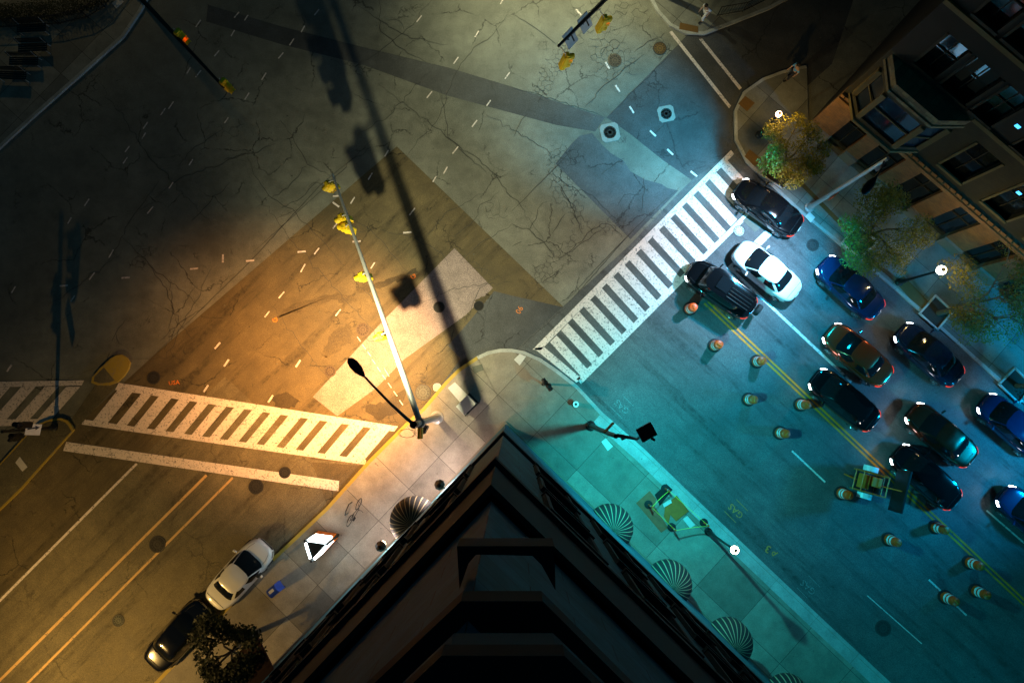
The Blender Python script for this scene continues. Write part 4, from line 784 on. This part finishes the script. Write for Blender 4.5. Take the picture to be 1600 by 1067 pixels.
# ------------------------------------------------------------------ brownstone on the far side
FA=Vector((17.42,15.78,0)); FD=Vector((.7377,-.6752,0)).normalized(); FN=Vector((-.6752,-.7377,0)).normalized(); FYAW=math.atan2(FD.y,FD.x)
BS=thing('brownstone','tall brick and stone building with a projecting bay, behind the trees','building',FA,FYAW)
def FP(u,w_,z): return FA+FD*u+FN*w_+Vector((0,0,z))
def fbox(mb,u0,u1,w0,w1,z0,z1): mb.box(FP((u0+u1)/2,(w0+w1)/2,(z0+z1)/2),(u1-u0,abs(w1-w0),z1-z0),FYAW)
LEN=26
g=MB(); fbox(g,0,LEN,-14,-.5,.1,28); g.build('core_wall','shaded_brick',BS)
gr=MB(); st=MB()
us=[1.4,3.45,6.0,8.7,11.4,14.0,16.6,19.2]; wds=[1.2,1.5,1.5,1.4,1.3,1.5,1.5,1.5]
edge=0
for u,wd_ in zip(us,wds):
    fbox(gr,edge,u,-.5,0,.6,4.3); st=MB(); fbox(st,edge-.02 if edge else 0,u+.02,-.5,.14,.1,.95); st.build('stone_base','pier_stone',BS,bev=.02); edge=u+wd_
    fbox(gr,u,u+wd_,-.5,0,3.85,4.3)
    g=MB(); fbox(g,u,u+wd_,-.46,-.34,.5,3.85); wn=g.build('shop_window','glass_dark' if u!=8.7 else 'glass_blue',BS)
    g=MB(); fbox(g,u,u+wd_,-.34,-.26,.35,.6); fbox(g,u+wd_/2-.03,u+wd_/2+.03,-.33,-.28,.6,3.85); fbox(g,u,u+wd_,-.335,-.285,2.6,2.68); g.build('frame','tan_brick',wn)
fbox(gr,edge,LEN,-.5,0,.6,4.3); st=MB(); fbox(st,edge,LEN,-.5,.14,.1,.95)
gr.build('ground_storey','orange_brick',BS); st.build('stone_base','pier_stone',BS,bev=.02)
g=MB(); fbox(g,0,LEN,-.5,.28,4.3,4.55); fbox(g,0,LEN,-.5,.18,4.55,4.8); g.build('belt_course','orange_brick',BS)
g=MB()
for i in range(60): fbox(g,.2+i*.42,.26+i*.42,.10,.36,4.8,4.86)
g.build('bird_spikes','trim_stone',BS)
up=MB()
W2=[(6.05,1.45,5.4,8.3),(8.9,1.5,5.4,8.3),(11.7,1.5,5.4,8.3),(14.5,1.5,5.4,8.3),(17.3,1.5,5.4,8.3),(20,1.5,5.4,8.3)]
W3=[(1.2,1.1,9.6,12.0),(2.7,1.4,9.6,12.0),(4.5,1.1,9.6,12.0),(6.9,1.3,9.6,12.0),(9.4,1.4,9.6,12.0),(12.2,1.4,9.6,12.0),(15,1.4,9.6,12)]
W4=[(a,b,13.6,16) for a,b,_,_ in W3]; W5=[(a,b,17.6,20) for a,b,_,_ in W3]
def storey(mb,wins,z0,z1):
    e=0
    for u,wd_,a,b in wins:
        fbox(mb,e,u,-.5,0,z0,z1); fbox(mb,u,u+wd_,-.5,0,z0,a); fbox(mb,u,u+wd_,-.5,0,b,z1); e=u+wd_
    fbox(mb,e,LEN,-.5,0,z0,z1)
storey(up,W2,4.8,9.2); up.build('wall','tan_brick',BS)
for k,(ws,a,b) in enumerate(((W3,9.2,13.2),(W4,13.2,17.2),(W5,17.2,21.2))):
    up=MB(); storey(up,ws,a,b); up.build('wall','shaded_brick',BS)  # upper storeys use a darkened brick, their night shade is in the colour
up=MB(); fbox(up,0,LEN,-.5,0,21.2,28.2); up.build('wall','shaded_brick',BS)
g=MB(); fbox(g,4.9,LEN,0,.12,9.2,9.45); fbox(g,0,LEN,0,.12,13.1,13.35); g.build('string_course','trim_stone',BS)
for ws in (W2,W3,W4,W5):
    for u,wd_,a,b in ws:
        g=MB(); fbox(g,u,u+wd_,-.44,-.34,a,b); wn=g.build('window','glass_dark',BS)
        g=MB(); fbox(g,u-.1,u+wd_+.1,-.3,.10,a-.16,a); fbox(g,u-.12,u,-.02,.05,a,b); fbox(g,u+wd_,u+wd_+.12,-.02,.05,a,b); g.build('sill','trim_stone' if a<6 else 'shaded_trim',wn)  # upper sills take the darkened trim, shade put into its colour
        g=MB(); fbox(g,u,u+wd_,-.34,-.29,(a+b)/2-.03,(a+b)/2+.03); fbox(g,u+wd_/2-.025,u+wd_/2+.025,-.335,-.295,a,b)
        if (u,a)==(2.7,9.6): fbox(g,u+.1,u+.5,-.338,-.30,a+.5,b-.2); fbox(g,u+.8,u+1.3,-.338,-.30,a+.5,b-.2)
        g.build('frame','shaded_trim',wn)
# bay
bay=[(.35,0),(1.35,.85),(3.75,.85),(4.8,0)]
def bayprism(mb,o,z0,z1,w0=-.1):
    P=[(.35-o,w0),(.35-o,0),(1.35-o*.5,.85+o),(3.75+o*.5,.85+o),(4.8+o,0),(4.8+o,w0)]; mb.prism([tuple(FP(u,w_,0)[:2]) for u,w_ in P],z0,z1)
g=MB(); bayprism(g,.0,4.82,5.35); b=g.build('bay','tan_brick',BS); g=MB(); bayprism(g,.0,7.85,8.35); g.build('bay_head','tan_brick',b)
g=MB(); bayprism(g,.12,4.81,5.02); g.build('bay_sill','trim_stone',b); g=MB(); bayprism(g,.22,8.35,8.55); bayprism(g,.14,8.55,9.05); g.build('parapet','rubble_stone',b)
g=MB(); bayprism(g,-.12,5.35,7.85,-.05); g.build('bay_glass','glass_blue',b)
g=MB()
for (u,w_) in ((.42,.05),(1.36,.83),(3.74,.83),(4.72,.05)): g.box(FP(u,w_,6.6),(.26,.26,2.5),FYAW+(.3 if u in(.42,) else 0))
for t in (.5,):
    for (p,q_) in ((bay[0],bay[1]),(bay[1],bay[2]),(bay[2],bay[3])):
        u,w_=p[0]+(q_[0]-p[0])*t,p[1]+(q_[1]-p[1])*t
        g.box(FP(u,w_-.06,6.6),(abs(q_[0]-p[0])*.95+.2,.06,.08),FYAW+(math.atan2(-(q_[1]-p[1]),(q_[0]-p[0]))*-1 if False else -math.atan2(q_[1]-p[1],q_[0]-p[0])))
g.build('bay_posts','trim_stone',b)
# distant lit windows: small blue sources high on the wall
for x,y in ((1590,198),(1592,302)):
    d=None; g=MB(); px,py=x,y
    r=G(px,py,0)-Vector((0,0,H)); k=(FA+FN*.02-Vector((0,0,H))).dot(FN)/r.dot(FN); p=Vector((0,0,H))+r*k; g.box(p,(.22,.04,.16),FYAW); g.build('lit_vent','window_blue',BS)
# planter strips and tree pits on the far pavement
def frame(name,l,label,inner='soil'):
    P=gp(l,.15); c=sum(P,Vector())/len(P); T=thing(name,label,'tree pit',c)
    g=MB()
    for a,b_ in zip(P,P[1:]+P[:1]):
        d=b_-a; g.box(a.lerp(b_,.5)+Vector((0,0,.05)),(d.length+.04,.10,.10),math.atan2(d.y,d.x))
    g.build('stone_edge','base_stone',T); g=MB(); g.sheet([(c+(p-c)*.95)[:2] for p in P],.158); g.build('soil_bed',inner,T)
frame('tree_pit',[(1186,272),(1210,250),(1247,270),(1222,296)],'stone edged tree pit beside the nose of the black sedan'); frame('tree_pit',[(1315,380),(1338,353),(1370,378),(1343,404)],'stone edged tree pit beside the blue sedan'); frame('tree_pit',[(1436,490),(1461,462),(1488,487),(1464,515)],'stone edged tree pit beside the dark blue sedan'); frame('tree_pit',[(1560,600),(1585,575),(1612,602),(1591,630)],'stone edged tree pit near the right frame edge')
for l,m_,lb in (([(1238,280),(1246,270),(1338,362),(1328,372)],'brown_plate','outer'),([(1252,285),(1257,280),(1325,348),(1319,353)],'far_sidewalk','inner')): 
    g=MB(); g.sheet(gp(l),.151 if lb=='outer' else .155); struct(g,'pavement_brick_strip',m_)
g=MB(); g.sheet(gp([(1395,440),(1410,432),(1455,478),(1437,487)]),.151); struct(g,'pavement_brick_strip','brown_plate')
plate('utility_cover',[(1256,340),(1263,332),(1272,341),(1265,349)],'cover_pale',.158,'patterned pale cover at the kerb beside the black sedan','cover',.006)
plate('utility_cover',[(1352,415),(1359,410),(1365,418),(1357,423)],'cover_grey',.158,'small grey cover at the kerb near the second tree','cover',.006)
# ------------------------------------------------------------------ trees
def leaves(mb,c,rad,n,sz,rng):
    for _ in range(n):
        while True:
            p=Vector((rng.uniform(-1,1),rng.uniform(-1,1),rng.uniform(-1,1)))
            if p.length<1: break
        p=c+Vector((p.x*rad,p.y*rad,p.z*rad*.7)); a=rng.uniform(0,2*PI); t=rng.uniform(-.9,.9); s=sz*rng.uniform(.6,1.4)
        u=Vector((math.cos(a),math.sin(a),math.sin(t)*.6))*s; v=Vector((-math.sin(a),math.cos(a),rng.uniform(-.6,.6)))*s*.5
        mb.add([p-u,p+v,p+u,p-v],[(0,1,2,3)])
def tree(base,h,r,label,lm,seed,nl=26,sz=.075,lean=(0,0),dens=1.0):
    rng=random.Random(seed); base=base.copy(); base.z=.15; T=thing('street_tree',label,'tree',base); g=MB(); lf=MB()
    tops=base+Vector((lean[0],lean[1],h*.42)); g.tube([base,base.lerp(tops,.5)+Vector((.05,-.03,0)),tops],[.16,.12,.10],9)
    def br(p,d,L,rd,lv):
        q=p+d*L*.55+Vector((rng.uniform(-.08,.08),rng.uniform(-.08,.08),.05))*L; e=p+d*L; g.tube([p,q,e],[rd,rd*.8,rd*.55],6 if lv<2 else 4,cap=False)
        if lv>=3:
            leaves(lf,e,r*.23,int(1.7*nl*dens*rng.uniform(.4,1.5)),sz,rng); return
        if lv==2: leaves(lf,e,r*.2,int(nl*.5*dens),sz,rng)
        for k in range(rng.choice((3,4)) if lv<2 else 3):
            a=rng.uniform(0,2*PI); dd=(d+Vector((math.cos(a),math.sin(a),rng.uniform(-.2,.5)))*.75).normalized(); br(q.lerp(e,rng.uniform(.3,1)),dd,L*rng.uniform(.6,.85),rd*.55,lv+1)
    for k in range(6):
        a=2*PI*k/6+rng.uniform(-.3,.3); up=rng.uniform(.45,1.1); d=Vector((math.cos(a),math.sin(a),up)).normalized(); br(tops+Vector((0,0,-.3*rng.random())),d,r*rng.uniform(.42,.6),.065,1)
    g.build('trunk','bark',T); lf.build('crown',lm,T); return T
tree(G(1206,270),4.9,2.05,'sparse yellow green tree left of the pale leaning pole','spring_leaf',11,64,.05); tree(G(1328,380),5.3,2.5,'fuller yellow green tree in the pit right of the pale leaning pole','spring_leaf',5,75,.05)
tree(G(1463,490),5.8,2.7,'yellow green tree behind the bright globe lamp','spring_leaf',23,64,.05,lean=(.6,.3)); tree(G(1586,603),6.0,2.3,'darker tree at the right frame edge beside the kerb','dark_leaf',31,45,.06)
tree(G(392,990),6.0,2.1,'dark leafy tree on the left pavement beside the parked cars','dark_leaf',47,44,.09)
# ------------------------------------------------------------------ people
def person(loc,yaw,label,shirt,legs,pose='walk',sc=1.0,lean=.1):
    T=thing('person',label,'person',loc,yaw)
    V=[(0,0,.93),(0.02*lean*10,0,1.12),(.05*lean*10,0,1.38),(.06*lean*10,0,1.47),(.08*lean*10,0,1.62),
       (0,.10,.88),(.18,.11,.48),(.10,.12,.07),(.26,.12,.03),(0,-.10,.88),(-.10,-.11,.47),(-.28,-.12,.10),(-.14,-.12,.03),
       (.05*lean*10,.19,1.38),(-.06,.25,1.12),(.06,.26,.88),(.10,.26,.80),(.05*lean*10,-.19,1.38),(.10,-.25,1.12),(.28,-.22,.96),(.33,-.21,.90)]
    Ed=[(0,1),(1,2),(2,3),(3,4),(0,5),(5,6),(6,7),(7,8),(0,9),(9,10),(10,11),(11,12),(2,13),(13,14),(14,15),(15,16),(2,17),(17,18),(18,19),(19,20)]
    rad=[.13,.12,.13,.055,.095,.09,.065,.045,.04,.09,.065,.045,.04,.065,.045,.035,.035,.065,.045,.035,.035]
    def sk(nm,ids,mt,grow,root):
        me=bpy.data.meshes.new(nm); mp={i:k for k,i in enumerate(ids)}; me.from_pydata([Vector(V[i])*sc for i in ids],[(mp[a],mp[b]) for a,b in Ed if a in mp and b in mp],[]); o=bpy.data.objects.new(nm,me); COL.objects.link(o); o.parent=T
        o.modifiers.new('skin','SKIN'); bpy.context.view_layer.objects.active=o
        if not me.skin_vertices: me.skin_vertices.new()
        sv=me.skin_vertices[0].data
        for k,i in enumerate(ids): sv[k].radius=((rad[i]+grow)*sc,(rad[i]+grow)*sc*(.75 if i in (0,1,2) else 1)); sv[k].use_root=(i==root)
        o.modifiers.new('sub','SUBSURF').render_levels=2; o.modifiers['sub'].levels=1; me.materials.append(MT[mt]); return o
    sk('body',list(range(21)),'skin',0,0); sk('shirt',[0,1,2,13,14,17,18],shirt,.018,0); sk('trousers',[0,5,6,7,9,10,11],legs,.016,0)
    g=MB(); hc=Vector(V[4])*sc; g.lathe([(.001,.125*sc),(.07*sc,.11*sc),(.105*sc,.06*sc),(.112*sc,0),(.10*sc,-.03*sc)],14,hc+Vector((-.01,0,.03))); 
    o=g.build('hair','hair'); o.parent=T
    g=MB(); 
    for i in (8,12): g.box(Vector(V[i])*sc+Vector((0,0,.01)),(.26,.10,.08))
    o=g.build('shoes','rubber',bev=.02); o.parent=T; 
    for side,i in ((1,16),(-1,20)):
        hp=Vector(V[i])*sc; g=MB(); g.box(hp+Vector((.0,0,-.03)),(.07,.03,.09))
        for f_ in range(4): x=-.03+.02*f_; g.tube([hp+Vector((x,0,-.07)),hp+Vector((x+.004,.006*side,-.105-.006*(f_ in(1,2)))),hp+Vector((x+.012,-.004*side,-.135-.008*(f_ in(1,2))))],.0085,5)
        g.tube([hp+Vector((.032,0,-.03)),hp+Vector((.055,-.012*side,-.065)),hp+Vector((.06,-.02*side,-.09))],.009,5); o=g.build('hand','skin'); o.parent=T
    g=MB(); fc=hc+Vector((.09*sc,0,-.01)); g.box(fc+Vector((.012,0,-.005)),(.03,.022,.04)); 
    for s_ in (-.032,.032): g.box(fc+Vector((.0,s_,.02)),(.014,.022,.010))
    g.box(fc+Vector((0,0,-.045)),(.014,.05,.010)); o=g.build('face_details','hair'); o.parent=T
    return T
c=G(1096,32); c.z=.155; person(c,R(215),'person in a white top standing by the railing at the top','cloth_white','cloth_white',lean=.35)
c=G(1230,124); c.z=.155; person(c,R(200),'person in a light blue shirt crossing at the dark corner','cloth_blue','cloth_dark')
# ------------------------------------------------------------------ railings, hedge, bench
def railing(l,label,h=1.0,sp=.16,z=.15):
    P=gp(l,z); T=thing('iron_railing',label,'railing',P[0]); g=MB()
    for zz in (.12,h): g.tube([p+Vector((0,0,zz)) for p in P],.025,6)
    g.build('rails','black_metal',T); g=MB(); po=MB()
    for a,b in zip(P,P[1:]):
        n=int((b-a).length/sp)
        for k in range(n+1):
            p=a.lerp(b,k/max(1,n)); (po if k%12==0 else g).tube([p,p+Vector((0,0,h+.04))],.03 if k%12==0 else .011,5)
    g.build('pickets','black_metal',T); po.build('posts','black_metal',T)
railing([(1120,26),(1160,19),(1215,-8),(1260,-30)],'black picket railing on the top median beside the person in white')
railing([(-60,46),(40,42),(95,38),(138,28),(165,12),(190,-25)],'dark curved railing round the hedge at the upper left',.9)
HD=MB(); rng=random.Random(3); hp=[(-40,14),(-10,18),(20,20),(50,18),(80,14),(110,8),(140,2),(165,-14)]
for a,b in zip(hp,hp[1:]):
    for k in range(5): leaves(HD,G(a[0]+(b[0]-a[0])*k/5,a[1]+(b[1]-a[1])*k/5,.7),.62,150,.05,rng)
tag(HD.build('hedge','dark_leaf',loc=G(60,16,.15)),'dark clipped hedge behind the curved railing at the upper left','hedge')
def bench(c,yaw,label):
    T=thing('park_bench',label,'bench',c,yaw); M=Matrix.Rotation(yaw,3,'Z'); P=lambda x,y,z:c+M@Vector((x,y,z)); g=MB()
    for k in range(4): g.box(P(0,-.2+.13*k,.45),(1.7,.10,.03),M=M)
    g.build('seat','dark_steel',T); g=MB()
    for k in range(3): g.box(P(0,.27+.02*k,.6+.13*k),(1.7,.03,.09),M=M)
    g.build('backrest','dark_steel',T)
    for s in (-.75,.75): g=MB(); g.tube([P(s,-.22,0),P(s,-.22,.44),P(s,.24,.44),P(s,.32,.95)],.025,6); g.tube([P(s,.24,.44),P(s,.28,0)],.025,6); g.build('leg','galvanised',T)
for x,y,a,lb in ((60,52,3,'metal bench nearest the hedge at the upper left'),(62,82,2,'dark bench-shaped bars, second below the hedge'),(48,103,0,'dark bench-shaped bars, third below the hedge'),(30,125,-2,'dark bench-shaped bars, lowest of the row at the upper left')):  # the lower three are bench shapes put where dark bars lie
    c=G(x,y); c.z=.15; bench(c,R(a),lb)
plate('utility_cover',[(177,8),(187,0),(196,5),(184,16)],'cover_pale',.158,'pale cover plate beside the dark mast at the upper left','cover',.006)
# fallen leaves / litter scraps
lt=MB(); rng=random.Random(9)
for _ in range(260):
    p=G(rng.uniform(0,1600),rng.uniform(0,1067)); a=rng.uniform(0,6); s=rng.uniform(.02,.055); lt.add([(p.x+s*math.cos(a+k*PI/2),p.y+s*math.sin(a+k*PI/2)*.7,.165+.004*(k%2)) for k in range(4)],[(0,1,2,3)])
tag(lt.build('leaf_litter','cover_grey'),'scattered leaves and scraps on road and pavement','litter',None,'stuff')
# ------------------------------------------------------------------ street lamps standing just outside the frame; the two right ones are added fill
def offlamp(px,py,h,power,col,label,toward,tilt_to,size=160,rad=.12):
    b=G(px,py); b.z=0.0; t=thing('street_lamp',label,'lamp post',b); gpole(t,b,Vector((b.x,b.y,h-.3)),.12,.08,'dark_steel'); d=(Vector((toward[0],toward[1],0))-Vector((b.x,b.y,0))).normalized(); e=Vector((b.x,b.y,h))+d*1.6
    g=MB(); g.tube([Vector((b.x,b.y,h-.4)),Vector((b.x,b.y,h))+d*.8,e],.05,8); g.build('lamp_arm','dark_steel',t); cobra(t,e,d,'dark_steel','lens_warm'); spot('lamp_light',e-Vector((0,0,.25)),power,col,size,.9,rad,tilt_to)
offlamp(860,-130,10,6600,(.88,.84,.46),'street lamp beyond the top frame edge, near the centre',G(800,100),G(860,15),98)
offlamp(60,-230,9,450,(1,.7,.25),'street lamp beyond the upper left frame edge',G(100,50),G(90,40),120)
offlamp(60,1180,10,5400,(1,.60,.17),'street lamp beyond the lower left frame edge',G(150,950),G(190,960),112)
offlamp(1560,1180,10,1500,(0,.45,.62),'added unseen fill lamp beyond the lower right frame edge',G(1400,900),G(1430,900),150)  # unseen lamp added as teal fill for the right street
offlamp(1790,745,10,15000,(.0,.34,.74),'added unseen blue fill lamp beyond the right frame edge on the far kerb',G(1500,650),G(1440,610),100,.8)  # unseen lamp added to turn the queued cars and road blue
